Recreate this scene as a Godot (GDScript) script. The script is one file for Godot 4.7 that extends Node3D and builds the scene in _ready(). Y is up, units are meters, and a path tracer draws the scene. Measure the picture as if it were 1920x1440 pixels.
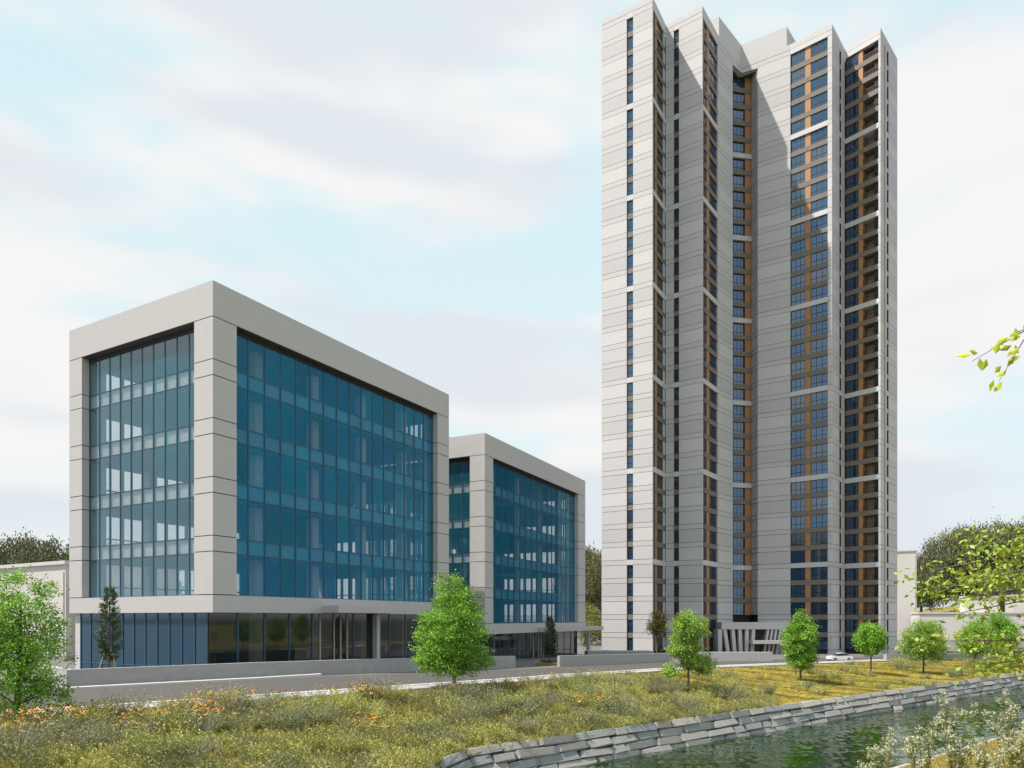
extends Node3D

# ---------- plan helpers: X right, F forward from the eye, Y relative to the eye ----------
const EYE := 6.3
const O := Vector2(7.2, 34.0)
const SD := Vector2(0.7861, 0.6181)
const TD := Vector2(-0.6181, 0.7861)
const FL := 2.95
var rng := RandomNumberGenerator.new()
var boxes := {}
var names := {}
var M := {}

func P(x: float, y: float, f: float) -> Vector3:
	return Vector3(x, y + EYE, -f)

func smooth(a: float) -> float:
	a = clampf(a, 0.0, 1.0)
	return a * a * (3.0 - 2.0 * a)

func plat(f: float) -> float:
	return -3.7 - 0.03 * clampf(f - 45.0, 0.0, 110.0)

func bank_w(s: float) -> float:
	return 9.4 + 3.6 * smooth((s + 2.0) / 28.0)

func toe(s: float) -> float:      # the foot of the bank swings towards the river at its near end
	return 0.0 if s > -10.5 else -0.36 * pow(-10.5 - s, 1.35)

func xf(s: float, t: float) -> Vector2:
	return O + SD * s + TD * t

func ground_st(s: float, t: float) -> float:
	var w := bank_w(s)
	var p := xf(s, t)
	if t >= w:
		return plat(p.y)
	var e := toe(s) + 0.35
	if t >= e:
		var a := (t - e) / (w - e)
		var top := plat(p.y) - 0.05
		return -5.25 + (top + 5.25) * (0.5 * smooth(a) + 0.5 * clampf(a, 0.0, 1.0))
	if t > -10.6:
		return -6.3
	return minf(-5.5 + (-10.6 - t) * 0.33, -1.6)

func ground(x: float, f: float) -> float:
	var r := Vector2(x, f) - O
	return ground_st(r.dot(SD), r.dot(TD))

func on(x: float, f: float) -> Vector3:
	return P(x, ground(x, f), f)

func lin(r: float, g: float, b: float, a := 1.0) -> Color:
	var c := Color(r, g, b).linear_to_srgb()
	c.a = a
	return c

# ---------- naming ----------
func numbered(called: String) -> String:
	if not names.has(called):
		names[called] = 0
		return called
	names[called] += 1
	return "%s_%03d" % [called, names[called]]

func tag(o: Node, label: String, category: String, group := "", kind := "") -> void:
	if label: o.set_meta("label", label)
	if category: o.set_meta("category", category)
	if group: o.set_meta("group", group)
	if kind: o.set_meta("kind", kind)

func thing(called: String, label: String, category: String, at: Vector3, group := "", turn := 0.0) -> Node3D:
	var o := Node3D.new()
	o.name = numbered(called)
	add_child(o)
	o.position = at
	o.rotation.y = turn
	tag(o, label, category, group)
	return o

func part(called: String, mesh: Mesh, mat: Material, parent: Node3D, t := Transform3D()) -> MeshInstance3D:
	var o := MeshInstance3D.new()
	o.name = numbered(called) if parent == self else called
	o.mesh = mesh
	o.material_override = mat
	o.transform = t
	parent.add_child(o, true)
	return o

func setting(called: String, mesh: Mesh, mat: Material) -> MeshInstance3D:
	var o := part(called, mesh, mat, self)
	o.set_meta("kind", "structure")
	return o

func stuff(called: String, mesh: Mesh, mat: Material, places: Array, tints: PackedColorArray, parent: Node3D, label := "", category := "") -> void:
	var mm := MultiMesh.new()
	mm.transform_format = MultiMesh.TRANSFORM_3D
	mm.use_colors = true
	mm.mesh = mesh
	mm.instance_count = places.size()
	for i in places.size():
		mm.set_instance_transform(i, places[i])
		mm.set_instance_color(i, tints[i])
	var o := MultiMeshInstance3D.new()
	o.name = numbered(called)
	o.multimesh = mm
	o.material_override = mat
	parent.add_child(o, true)
	tag(o, label, category, "", "stuff")

# ---------- geometry ----------
func cube(size: Vector3) -> BoxMesh:
	var k := "%.3f_%.3f_%.3f" % [size.x, size.y, size.z]
	if not boxes.has(k):
		var b := BoxMesh.new()
		b.size = size
		boxes[k] = b
	return boxes[k]

# a box given by its extents in the frame F, below the node parent (whose own transform is taken off)
func fb(called: String, parent: Node3D, F: Transform3D, x0: float, x1: float, y0: float, y1: float, z0: float, z1: float, mat: Material) -> MeshInstance3D:
	var t := F * Transform3D(Basis(), Vector3((x0 + x1) / 2, (y0 + y1) / 2, (z0 + z1) / 2))
	return part(called, cube(Vector3(x1 - x0, y1 - y0, z1 - z0)), mat, parent, t)

func frame(p: Vector2, q: Vector2, root: Node3D) -> Transform3D:
	var d := (q - p).normalized()
	var x := Vector3(d.x, 0, -d.y)
	var b := Basis(x, Vector3.UP, x.cross(Vector3.UP))
	return root.transform.affine_inverse() * Transform3D(b, P(p.x, 0, p.y))

class Mb:
	var v := PackedVector3Array()
	var n := PackedVector3Array()
	var c := PackedColorArray()
	var u := PackedVector2Array()
	var tint := Color.WHITE
	var use_uv := false
	func tri(a: Vector3, b: Vector3, d: Vector3, nn: Vector3) -> void:
		if (b - a).cross(d - a).dot(nn) > 0.0:
			v.append_array([a, d, b])
		else:
			v.append_array([a, b, d])
		n.append_array([nn, nn, nn])
		c.append_array([tint, tint, tint])
	func quad(a: Vector3, b: Vector3, d: Vector3, e: Vector3, nn: Vector3) -> void:
		tri(a, b, d, nn)
		tri(a, d, e, nn)
	func smooth_quad(a: Vector3, b: Vector3, d: Vector3, e: Vector3, na: Vector3, nb: Vector3, nd: Vector3, ne: Vector3) -> void:
		var flip := (b - a).cross(d - a).dot(na) > 0.0
		if flip:
			v.append_array([a, d, b, a, e, d])
			n.append_array([na, nd, nb, na, ne, nd])
		else:
			v.append_array([a, b, d, a, d, e])
			n.append_array([na, nb, nd, na, nd, ne])
		for i in 6: c.append(tint)
	func box(a: Vector3, b: Vector3) -> void:
		var q := func(x, y, z): return Vector3(b.x if x else a.x, b.y if y else a.y, b.z if z else a.z)
		quad(q.call(0, 0, 0), q.call(1, 0, 0), q.call(1, 1, 0), q.call(0, 1, 0), Vector3.FORWARD)
		quad(q.call(0, 0, 1), q.call(1, 0, 1), q.call(1, 1, 1), q.call(0, 1, 1), Vector3.BACK)
		quad(q.call(0, 0, 0), q.call(0, 1, 0), q.call(0, 1, 1), q.call(0, 0, 1), Vector3.LEFT)
		quad(q.call(1, 0, 0), q.call(1, 1, 0), q.call(1, 1, 1), q.call(1, 0, 1), Vector3.RIGHT)
		quad(q.call(0, 0, 0), q.call(1, 0, 0), q.call(1, 0, 1), q.call(0, 0, 1), Vector3.DOWN)
		quad(q.call(0, 1, 0), q.call(1, 1, 0), q.call(1, 1, 1), q.call(0, 1, 1), Vector3.UP)
	func tube(a: Vector3, b: Vector3, ra: float, rb: float, sides := 6) -> void:
		var d := (b - a).normalized()
		var x := d.cross(Vector3.RIGHT if absf(d.x) < 0.8 else Vector3.FORWARD).normalized()
		var y := d.cross(x)
		for i in sides:
			var p := TAU * i / sides
			var q := TAU * (i + 1) / sides
			var n0 := x * cos(p) + y * sin(p)
			var n1 := x * cos(q) + y * sin(q)
			smooth_quad(a + n0 * ra, a + n1 * ra, b + n1 * rb, b + n0 * rb, n0, n1, n1, n0)
	# a leaf: two triangles folded along the midrib
	func leaf(at: Vector3, along: Vector3, side: Vector3, length: float, width: float) -> void:
		var tip := at + along * length
		var nn := along.cross(side).normalized()
		var m := at + along * length * 0.45
		var l := m - side * width * 0.5 + nn * width * 0.12
		var r := m + side * width * 0.5 + nn * width * 0.12
		tri(at, l, tip, (l - at).cross(tip - at).normalized())
		tri(at, tip, r, (tip - at).cross(r - at).normalized())
	func blade(at: Vector3, top: Vector3, width: float, bend: Vector3) -> void:
		var d := (top - at)
		var s := d.cross(Vector3(0.3, 0.1, 1.0) + bend).normalized() * width * 0.5
		var m := at + d * 0.55
		var e := top + bend
		var nn := d.cross(s).normalized()
		quad(at - s, at + s, m + s * 0.8, m - s * 0.8, nn)
		tri(m - s * 0.8, m + s * 0.8, e, nn)
	func mesh() -> ArrayMesh:
		var a := []
		a.resize(Mesh.ARRAY_MAX)
		a[Mesh.ARRAY_VERTEX] = v
		a[Mesh.ARRAY_NORMAL] = n
		a[Mesh.ARRAY_COLOR] = c
		if u.size() == v.size() and u.size() > 0: a[Mesh.ARRAY_TEX_UV] = u
		var m := ArrayMesh.new()
		m.add_surface_from_arrays(Mesh.PRIMITIVE_TRIANGLES, a)
		return m

# a box with chamfered, slightly uneven edges: 44 triangles
func block_mesh(h: Vector3, ch: float, rough: float) -> ArrayMesh:
	var mb := Mb.new()
	var p := {}
	for sx in [-1, 1]:
		for sy in [-1, 1]:
			for sz in [-1, 1]:
				for ax in 3:
					var q := Vector3(sx * h.x, sy * h.y, sz * h.z)
					for k in 3:
						if k != ax: q[k] -= [sx, sy, sz][k] * ch
					p[[sx, sy, sz, ax]] = q + Vector3(rng.randf_range(-1, 1), rng.randf_range(-1, 1), rng.randf_range(-1, 1)) * rough
	var out := func(a, b, c) -> Vector3: 
		var nn: Vector3 = (b - a).cross(c - a).normalized()
		return nn if nn.dot(a + b + c) > 0 else -nn
	for ax in 3:
		var b := (ax + 1) % 3
		var c := (ax + 2) % 3
		for s in [-1, 1]:
			var r := []
			for w in [[-1, -1], [1, -1], [1, 1], [-1, 1]]:
				var k := [0, 0, 0]
				k[ax] = s
				k[b] = w[0]
				k[c] = w[1]
				r.append(p[[k[0], k[1], k[2], ax]])
			mb.quad(r[0], r[1], r[2], r[3], out.call(r[0], r[1], r[2]))
		for s1 in [-1, 1]:
			for s2 in [-1, 1]:
				var k0 := [0, 0, 0]
				k0[b] = s1
				k0[c] = s2
				k0[ax] = -1
				var k1 := k0.duplicate()
				k1[ax] = 1
				var a0: Vector3 = p[[k0[0], k0[1], k0[2], b]]
				var a1: Vector3 = p[[k1[0], k1[1], k1[2], b]]
				var c1: Vector3 = p[[k1[0], k1[1], k1[2], c]]
				var c0: Vector3 = p[[k0[0], k0[1], k0[2], c]]
				mb.quad(a0, a1, c1, c0, out.call(a0, a1, c1))
	for sx in [-1, 1]:
		for sy in [-1, 1]:
			for sz in [-1, 1]:
				var a: Vector3 = p[[sx, sy, sz, 0]]
				var b: Vector3 = p[[sx, sy, sz, 1]]
				var c: Vector3 = p[[sx, sy, sz, 2]]
				mb.tri(a, b, c, out.call(a, b, c))
	return mb.mesh()

# a vertical prism over a plan polygon (eye-relative heights)
func prism(poly: Array, y0: float, y1: float) -> ArrayMesh:
	var mb := Mb.new()
	var cen := Vector2.ZERO
	var flat := PackedVector2Array()
	for q in poly:
		cen += q
		flat.append(q)
	cen /= poly.size()
	for i in poly.size():
		var a: Vector2 = poly[i]
		var b: Vector2 = poly[(i + 1) % poly.size()]
		var d := (b - a).normalized()
		var nn := Vector3(d.y, 0, d.x)
		if not Geometry2D.is_point_in_polygon((a + b) / 2 - Vector2(nn.x, -nn.z) * 0.05, flat): nn = -nn
		mb.quad(P(a.x, y0, a.y), P(b.x, y0, b.y), P(b.x, y1, b.y), P(a.x, y1, a.y), nn)
	var idx := Geometry2D.triangulate_polygon(flat)
	for i in range(0, idx.size(), 3):
		var a := flat[idx[i]]
		var b := flat[idx[i + 1]]
		var c := flat[idx[i + 2]]
		mb.tri(P(a.x, y1, a.y), P(b.x, y1, b.y), P(c.x, y1, c.y), Vector3.UP)
		mb.tri(P(a.x, y0, a.y), P(b.x, y0, b.y), P(c.x, y0, c.y), Vector3.DOWN)
	return mb.mesh()

# a sheet over lists of s and t (t may be an offset from the bank's top edge), at the ground's height plus lift
func sheet(ss: Array, ts: Array, lift: float, from_top: bool, bump := 0.0) -> ArrayMesh:
	var mb := Mb.new()
	var no := FastNoiseLite.new()
	no.frequency = 0.35
	no.seed = 5
	var at := func(s: float, t: float) -> Vector3:
		var tt: float = t + (bank_w(s) if from_top else 0.0)
		var p := xf(s, tt)
		return P(p.x, ground_st(s, tt) + lift + no.get_noise_2d(s, tt) * bump, p.y)
	for i in ss.size() - 1:
		for j in ts.size() - 1:
			var a: Vector3 = at.call(ss[i], ts[j])
			var b: Vector3 = at.call(ss[i + 1], ts[j])
			var c: Vector3 = at.call(ss[i + 1], ts[j + 1])
			var d: Vector3 = at.call(ss[i], ts[j + 1])
			var nn := (b - a).cross(d - a).normalized()
			if nn.y < 0: nn = -nn
			mb.quad(a, b, c, d, nn)
	return mb.mesh()

func steps(a: float, b: float, n: int) -> Array:
	var r := []
	for i in n + 1: r.append(lerpf(a, b, float(i) / n))
	return r

# ---------- materials ----------
func noise_tex(freq: float, seed_: int, lo: Color, hi: Color, octaves := 4, size := 512) -> NoiseTexture2D:
	var no := FastNoiseLite.new()
	no.frequency = freq
	no.seed = seed_
	no.fractal_octaves = octaves
	var t := NoiseTexture2D.new()
	t.width = size
	t.height = size
	t.seamless = true
	t.noise = no
	var g := Gradient.new()
	g.set_color(0, lo)
	g.set_color(1, hi)
	t.color_ramp = g
	return t

func bump_tex(freq: float, seed_: int, strength := 4.0) -> NoiseTexture2D:
	var no := FastNoiseLite.new()
	no.frequency = freq
	no.seed = seed_
	var t := NoiseTexture2D.new()
	t.width = 512
	t.height = 512
	t.seamless = true
	t.as_normal_map = true
	t.bump_strength = strength
	t.noise = no
	return t

func mat(c: Color, rough := 0.8, tex: Texture2D = null, scale := 0.2, metal := 0.0, normal: Texture2D = null) -> StandardMaterial3D:
	var m := StandardMaterial3D.new()
	m.albedo_color = c
	m.roughness = rough
	m.metallic = metal
	if tex: m.albedo_texture = tex
	if normal:
		m.normal_enabled = true
		m.normal_texture = normal
	if tex or normal:
		m.uv1_triplanar = true
		m.uv1_world_triplanar = true
		m.uv1_scale = Vector3(scale, scale, scale)
	return m

func leafy(c: Color, back := 0.5) -> StandardMaterial3D:
	var m := StandardMaterial3D.new()
	m.albedo_color = c
	m.roughness = 0.6
	m.vertex_color_use_as_albedo = true
	m.cull_mode = BaseMaterial3D.CULL_DISABLED
	m.backlight_enabled = true
	m.backlight = Color(back, back, back * 0.6)
	return m

func glass(c: Color, metal: float, rough := 0.03) -> StandardMaterial3D:
	var m := mat(c, rough, null, 1.0, metal)
	m.transparency = BaseMaterial3D.TRANSPARENCY_ALPHA
	return m

func make_materials() -> void:
	var fine := noise_tex(0.02, 3, Color(0.965, 0.965, 0.965), Color(1, 1, 1), 5)
	M.plaster = mat(lin(0.55, 0.55, 0.562), 0.75, fine, 0.13)
	M.plaster_b = mat(lin(0.515, 0.515, 0.526), 0.75, fine, 0.11)
	M.plaster_c = mat(lin(0.59, 0.59, 0.60), 0.75, fine, 0.17)
	M.metalpanel = mat(lin(0.485, 0.482, 0.484), 0.45, fine, 0.09)
	M.joint = mat(lin(0.03, 0.03, 0.032), 0.9)
	M.brown = mat(lin(0.20, 0.178, 0.15), 0.8, fine, 0.2)
	M.taupe = mat(lin(0.44, 0.36, 0.29), 0.85, fine, 0.2)
	M.orange = mat(lin(0.43, 0.22, 0.095), 0.7, fine, 0.2)
	M.black = mat(lin(0.012, 0.014, 0.018), 0.4)
	M.mullion = mat(lin(0.02, 0.075, 0.12), 0.4)
	M.interior = mat(lin(0.14, 0.14, 0.14), 0.8)
	M.dark = mat(lin(0.07, 0.07, 0.075), 0.8)
	M.white = mat(lin(0.58, 0.56, 0.54), 0.6, fine, 0.2)
	M.glass_tower = glass(lin(0.085, 0.15, 0.24, 0.75), 0.75)
	M.glass_tower_b = glass(lin(0.11, 0.18, 0.27, 0.75), 0.7)
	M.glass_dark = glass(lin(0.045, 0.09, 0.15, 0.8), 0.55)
	M.glass_a = []
	for q in [[0.25, 0.44, 0.30], [0.22, 0.38, 0.29], [0.27, 0.45, 0.32], [0.24, 0.47, 0.27]]: M.glass_a.append(glass(lin(0.005, q[0], q[1], 0.02), q[2]))
	for q in M.glass_a: q.metallic_specular = 0.2
	M.glass_short_lit = []  # paler copy of the office glass: the short face's sunlit look, put into the material
	for q in [[0.26, 0.40, 0.14], [0.24, 0.36, 0.15], [0.28, 0.41, 0.16]]: M.glass_short_lit.append(glass(lin(0.02, q[0], q[1], 0.02), q[2]))
	M.glass_tower_c = glass(lin(0.15, 0.2, 0.26, 0.78), 0.6)
	M.spandrel_back = mat(lin(0.17, 0.36, 0.46), 0.6, fine, 0.2)
	M.glass_ground = glass(lin(0.02, 0.12, 0.235, 0.05), 0.36)
	M.glass_slit = glass(lin(0.015, 0.02, 0.03, 0.9), 0.0)
	M.glass_lobby = glass(lin(0.02, 0.035, 0.04, 0.3), 0.12)
	M.glass_rear = glass(lin(0.3, 0.45, 0.55, 0.12), 0.0)
	M.asphalt = mat(lin(0.088, 0.083, 0.079), 0.9, noise_tex(0.05, 8, Color(0.75, 0.75, 0.76), Color(1, 1, 1), 5), 0.3)
	M.paving = mat(lin(0.15, 0.145, 0.14), 0.9, noise_tex(0.04, 9, Color(0.8, 0.8, 0.8), Color(1, 1, 1), 5), 0.15)
	M.concrete = mat(lin(0.36, 0.365, 0.37), 0.85, noise_tex(0.02, 12, Color(0.92, 0.92, 0.92), Color(1, 1, 1), 5), 0.2)
	M.kerb = mat(lin(0.6, 0.59, 0.57), 0.8, fine, 0.6)
	M.soil = mat(Color.WHITE, 0.95, noise_tex(0.03, 21, lin(0.14, 0.125, 0.032), lin(0.30, 0.245, 0.062), 5), 0.22)
	var st := noise_tex(0.09, 31, lin(0.12, 0.122, 0.12), lin(0.66, 0.66, 0.64), 5)
	var stn := bump_tex(0.06, 33, 6.0)
	M.stone = [mat(lin(0.9, 0.9, 0.9), 0.9, st, 0.6, 0.0, stn), mat(lin(0.72, 0.8, 0.84), 0.9, st, 0.53, 0.0, stn), mat(lin(1.0, 0.98, 0.95), 0.9, st, 0.66, 0.0, stn)]
	M.bark = mat(Color.WHITE, 0.9, noise_tex(0.05, 41, lin(0.07, 0.05, 0.035), lin(0.2, 0.15, 0.11), 4), 1.5)
	M.leaf = leafy(Color.WHITE, 0.7)
	M.needle = leafy(Color.WHITE, 0.3)
	M.grass = leafy(Color.WHITE, 0.5)
	M.petal = leafy(Color.WHITE, 0.5)
	M.car = mat(lin(0.75, 0.75, 0.75), 0.25)
	M.tyre = mat(lin(0.02, 0.02, 0.02), 0.8)
	M.wood = mat(lin(0.42, 0.35, 0.26), 0.8, fine, 2.0)
	var w := mat(lin(0.009, 0.026, 0.004), 0.0)
	w.metallic_specular = 0.5
	M.water = w

# ---------- sky ----------
func make_sky() -> Sky:
	var w := 1024
	var h := 512
	var im := Image.create(w, h, false, Image.FORMAT_RGBF)
	var na := FastNoiseLite.new()
	na.seed = 14
	na.frequency = 0.8
	na.fractal_octaves = 5
	na.fractal_gain = 0.52
	var nb := FastNoiseLite.new()
	nb.seed = 77
	nb.frequency = 0.8
	nb.fractal_octaves = 4
	for j in h:
		var el := PI / 2 - PI * (j + 0.5) / h
		for i in w:
			var az := TAU * (i + 0.5) / w
			var y := sin(el)
			var up := maxf(y, 0.0)
			var q := Vector2(sin(az), cos(az)) * cos(el)
			var n := na.get_noise_3d(q.x * 2.1, q.y * 2.1, el * 6.0)
			var m := nb.get_noise_3d(q.x * 1.5 + 9.0, q.y * 1.5, el * 6.5)
			var blue := Color(0.76, 0.91, 0.955).lerp(Color(0.66, 0.865, 0.93), smooth(up * 1.3))
			blue = blue.lerp(Color(0.84, 0.87, 0.89), smooth(1.0 - up * 3.5))
			var cloud := Color(0.93, 0.925, 0.92).lerp(Color(0.765, 0.81, 0.865), smooth(m * 2.0 + 0.42))
			var c := blue.lerp(cloud, smooth(n * 2.3 + 1.0 - up * 0.62))
			if y < 0.0:
				c = Color(0.84, 0.87, 0.89).lerp(Color(0.25, 0.25, 0.22), smooth(-y * 6.0))
			im.set_pixel(i, j, c)
	var pm := PanoramaSkyMaterial.new()
	pm.panorama = ImageTexture.create_from_image(im)
	var sky := Sky.new()
	sky.sky_material = pm
	return sky

# ---------- windows ----------
var frames := {}
func window(called: String, root: Node3D, F: Transform3D, x0: float, x1: float, y0: float, y1: float, z: float, cols: int, bar: float, g: Material, wide := 0.07) -> void:
	var w := x1 - x0
	var h := y1 - y0
	var k := "%.2f_%.2f_%d_%.2f" % [w, h, cols, bar]
	if not frames.has(k):
		var mb := Mb.new()
		var a := wide
		mb.box(Vector3(0, 0, -0.06), Vector3(a, h, 0.06))
		mb.box(Vector3(w - a, 0, -0.06), Vector3(w, h, 0.06))
		mb.box(Vector3(a, 0, -0.06), Vector3(w - a, a, 0.06))
		mb.box(Vector3(a, h - a, -0.06), Vector3(w - a, h, 0.06))
		for i in range(1, cols):
			var x := w * i / cols
			mb.box(Vector3(x - a / 2, a, -0.045), Vector3(x + a / 2, h - a, 0.045))
		if bar > 0.0: mb.box(Vector3(a, h * bar - a / 2, -0.05), Vector3(w - a, h * bar + a / 2, 0.05))
		frames[k] = mb.mesh()
	var o := part(called, frames[k], M.black, root, F * Transform3D(Basis(), Vector3(x0, y0, z)))
	part("pane", cube(Vector3(w - 0.02, h - 0.02, 0.02)), g, o, Transform3D(Basis(), Vector3(w / 2, h / 2, 0)))

# a stretch of panelled wall of the tower: tall panels between windows' heights, low ones at each floor
func panels(root: Node3D, F: Transform3D, x0: float, x1: float, kind: String, first := 0, depth := 0.4, last := 35) -> void:
	var yj := 98.02
	for i in range(first, last):
		var top := yj - i * FL
		var m: Material = [M.plaster, M.plaster_b, M.plaster_c][(i * 7 + int(x0 * 3)) % 3]
		fb(kind + "_panel", root, F, x0, x1, top - FL + 0.03, top - 0.85, -depth, 0, m)
		if first == 0 or i > first: fb(kind + "_band", root, F, x0, x1, top - 0.79, top - 0.03, -depth, 0, M.plaster)
	fb("base_panel", root, F, x0, x1, -6.6, -5.275, -depth, 0, M.plaster)

func tower() -> void:
	var root := thing("residential_tower", "tall pale grey panelled apartment tower with folded sawtooth facade and orange accents", "tower", P(41, -6.6, 121))
	var p := {a = Vector2(14.82, 116.85), b = Vector2(22.34, 112.35), b1 = Vector2(25.58, 117.69), c = Vector2(30.73, 114.06), k = Vector2(35.15, 120.04), d = Vector2(40.85, 126.01), m = Vector2(47.97, 121.77), e = Vector2(53.23, 117.54), e1 = Vector2(57.81, 122.76), g = Vector2(61.69, 118.3), h = Vector2(68.09, 124.87)}
	var yj := 98.02
	var top := 98.95
	var F := {}
	var L := {}
	for q in [["l1", "a", "b"], ["r1", "b", "b1"], ["l2", "b1", "c"], ["r2", "c", "k"], ["rc", "k", "d"], ["lc", "d", "m"], ["l3", "m", "e"], ["r3", "e", "e1"], ["l4", "e1", "g"], ["r4", "g", "h"]]:
		F[q[0]] = frame(p[q[1]], p[q[2]], root)
		L[q[0]] = (p[q[2]] - p[q[1]]).length()
	# dark backing wall behind the joints of each face, and the parapet above the top joint
	for q in ["l1", "l2", "r2", "rc", "lc", "l3", "r3", "r4"]:
		var x0 := 0.06
		var x1: float = L[q] - 0.06
		if q in ["r3", "r4"]: x0 = 0.5
		if q == "rc": x1 = 5.0
		if q == "lc": x0 = 2.95
		fb("backing_wall", root, F[q], x0, x1, -6.5, 97.9, -1.1, -0.4, M.joint)
	fb("backing_wall", root, F.r1, 2.5, 6.2, -6.5, 97.9, -1.1, -0.4, M.joint)
	fb("backing_wall", root, F.l4, 0.06, 2.4, -6.5, 97.9, -1.1, -0.4, M.joint)
	for q in F:
		fb("parapet", root, F[q], 0.0 if q in ["l1", "l2", "l3", "l4", "rc", "lc"] else 0.41, L[q], yj + 0.045, top, -0.4, 0, M.plaster)
	# walls of panels
	panels(root, F.l1, 0, 4.4, "wall")
	panels(root, F.l1, 5.5, L.l1, "wall")
	panels(root, F.l2, 0, 1.4, "wall")
	panels(root, F.l2, 2.33, L.l2, "wall")
	panels(root, F.rc, 0, 5.06, "wall")
	panels(root, F.lc, 2.88, L.lc, "wall")
	panels(root, F.r4, 0.41, 3.38, "wall")
	panels(root, F.r4, 4.24, L.r4, "wall")
	panels(root, F.l3, 6.07, L.l3, "pier")
	panels(root, F.l4, 5.58, L.l4, "pier")
	panels(root, F.r3, 0.41, 3.98, "pier")
	panels(root, F.r3, 4.86, L.r3, "pier")
	panels(root, F.r2, 6.94, L.r2, "pier")
	fb("fascia", root, F.rc, 5.06, L.rc, yj - 0.95, yj - 0.045, -0.4, 0, M.plaster)
	fb("fascia", root, F.lc, 0.0, 2.88, yj - 0.95, yj - 0.045, -0.4, 0, M.plaster)
	# floors, face by face
	for i in 35:
		var t := yj - i * FL
		var w0 := t - FL
		var w1 := t - 0.82
		var white := i % 5 == 0
		var band: Material = M.plaster_c if white else M.brown
		var zf := 0.0 if white else -0.14
		var low := i > 31
		# narrow strips of windows
		for q in [["l1", 4.4, 5.5, M.glass_tower], ["l2", 1.4, 2.33, M.glass_dark], ["r3", 3.98, 4.86, M.glass_slit], ["r4", 3.38, 4.24, M.glass_slit]]:
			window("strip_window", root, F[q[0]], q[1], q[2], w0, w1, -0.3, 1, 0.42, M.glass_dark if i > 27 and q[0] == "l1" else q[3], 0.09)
			if q[0] in ["r3", "r4"]: fb("reveal", root, F[q[0]], q[2] - 0.03, q[2] - 0.002, w0, w1, -0.4, -0.01, M.black)
			fb("spandrel", root, F[q[0]], q[1] + 0.01, q[2] - 0.01, w1, t, -0.4, zf - 0.01, band if q[0] != "r4" else M.plaster)
		# first right-hand face: small loggia, orange pier, window
		fb("spandrel", root, F.r1, 0.42, L.r1, w1, t, -1.0, zf, band)
		fb("orange_panel", root, F.r1, 1.75, 2.6, w0, w1, -0.45, -0.2, M.orange)
		window("window", root, F.r1, 2.61, 5.45, w0, w1, -0.3, 3, 0.3, M.glass_dark)
		fb("pier_panel", root, F.r1, 5.45, L.r1, w0, w1, -0.4, -0.1, M.plaster)
		railing(root, F.r1, 0.45, 1.74, w0, -0.3)
		# second right-hand face
		fb("spandrel", root, F.r2, 0.42, 6.94, w1, t, -0.4, zf, band)
		window("window", root, F.r2, 0.44, 2.32, w0, w1, -0.3, 2, 0.3, M.glass_dark)
		fb("orange_panel", root, F.r2, 2.33, 3.49, w0, w1, -0.45, -0.2, M.orange)
		window("window", root, F.r2, 3.5, 6.93, w0, w1, -0.3, 3, 0.3, M.glass_dark)
		# third left-hand face
		fb("spandrel", root, F.l3, 0.02, 6.06, w1, t, -0.4, zf, band)
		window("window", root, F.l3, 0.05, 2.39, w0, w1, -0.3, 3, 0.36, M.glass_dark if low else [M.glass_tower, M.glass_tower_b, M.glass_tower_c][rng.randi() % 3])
		fb("orange_panel", root, F.l3, 2.4, 3.29, w0, w1, -0.45, -0.2, M.orange)
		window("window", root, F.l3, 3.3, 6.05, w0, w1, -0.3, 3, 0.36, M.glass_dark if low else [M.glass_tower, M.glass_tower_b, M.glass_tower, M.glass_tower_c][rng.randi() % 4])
		# fourth left-hand face with balconies
		fb("spandrel", root, F.l4, 0.02, 5.57, w1, t, -1.9, zf, band)
		window("window", root, F.l4, 0.05, 2.26, w0, w1, -0.3, 3, 0.36, M.glass_tower)
		fb("orange_panel", root, F.l4, 2.27, 2.97, w0, w1, -1.9, -0.2, M.orange)
		railing(root, F.l4, 2.98, 5.57, w0, -0.25)
	# back walls of the balconies
	fb("balcony_wall", root, F.l4, 2.4, 5.85, -6.4, 97.2, -2.3, -1.9, M.taupe)
	fb("balcony_wall", root, F.l4, 5.45, 5.575, -6.4, 97.2, -1.9, -0.41, M.taupe)
	fb("balcony_wall", root, F.r1, 0.3, 2.55, -6.4, 97.2, -1.6, -1.2, M.orange)
	# recess in the middle
	var ba := Vector2(38.31, 126.18)
	var bb := Vector2(42.99, 127.0)
	var FB := frame(ba, bb, root)
	var FS := frame(bb, Vector2(43.32, 124.54), root)
	fb("backing_wall", root, FB, -0.5, 4.9, -6.5, 97.2, -1.0, -0.4, M.joint)
	fb("backing_wall", root, FS, 0.0, 2.4, -6.5, 97.0, -1.0, -0.4, M.joint)
	for i in 33:
		var t := yj - i * FL
		var w0 := t - FL
		var w1 := t - 0.82
		var white := i % 5 == 0
		if i > 0: fb("spandrel", root, FB, 0.0, 4.72, w1, t, -0.4, 0.25 if white else 0.1, M.plaster_c if white else M.brown)
		window("window", root, FB, 0.7, 3.55, w0, w1, -0.2, 4, 0.26, [M.glass_tower, M.glass_tower_b][rng.randi() % 2])
		fb("orange_panel", root, FB, 3.56, 4.7, w0, w1, -0.4, 0.0, M.orange)
		fb("return_panel", root, FS, 0.0, 2.4, w0 + 0.045, w1 - 0.045, -0.4, 0, M.plaster_b)
		fb("return_band", root, FS, 0.0, 2.4, w1 + 0.045, t - 0.045, -0.4, 0, M.plaster_b)
	var inv := Transform3D(Basis(), -root.position)
	part("soffit", prism([Vector2(38.65, 123.7), Vector2(40.85, 125.6), Vector2(43.32, 124.54), bb, ba], yj - 1.0, yj - 0.75), M.plaster, root, inv)
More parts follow.
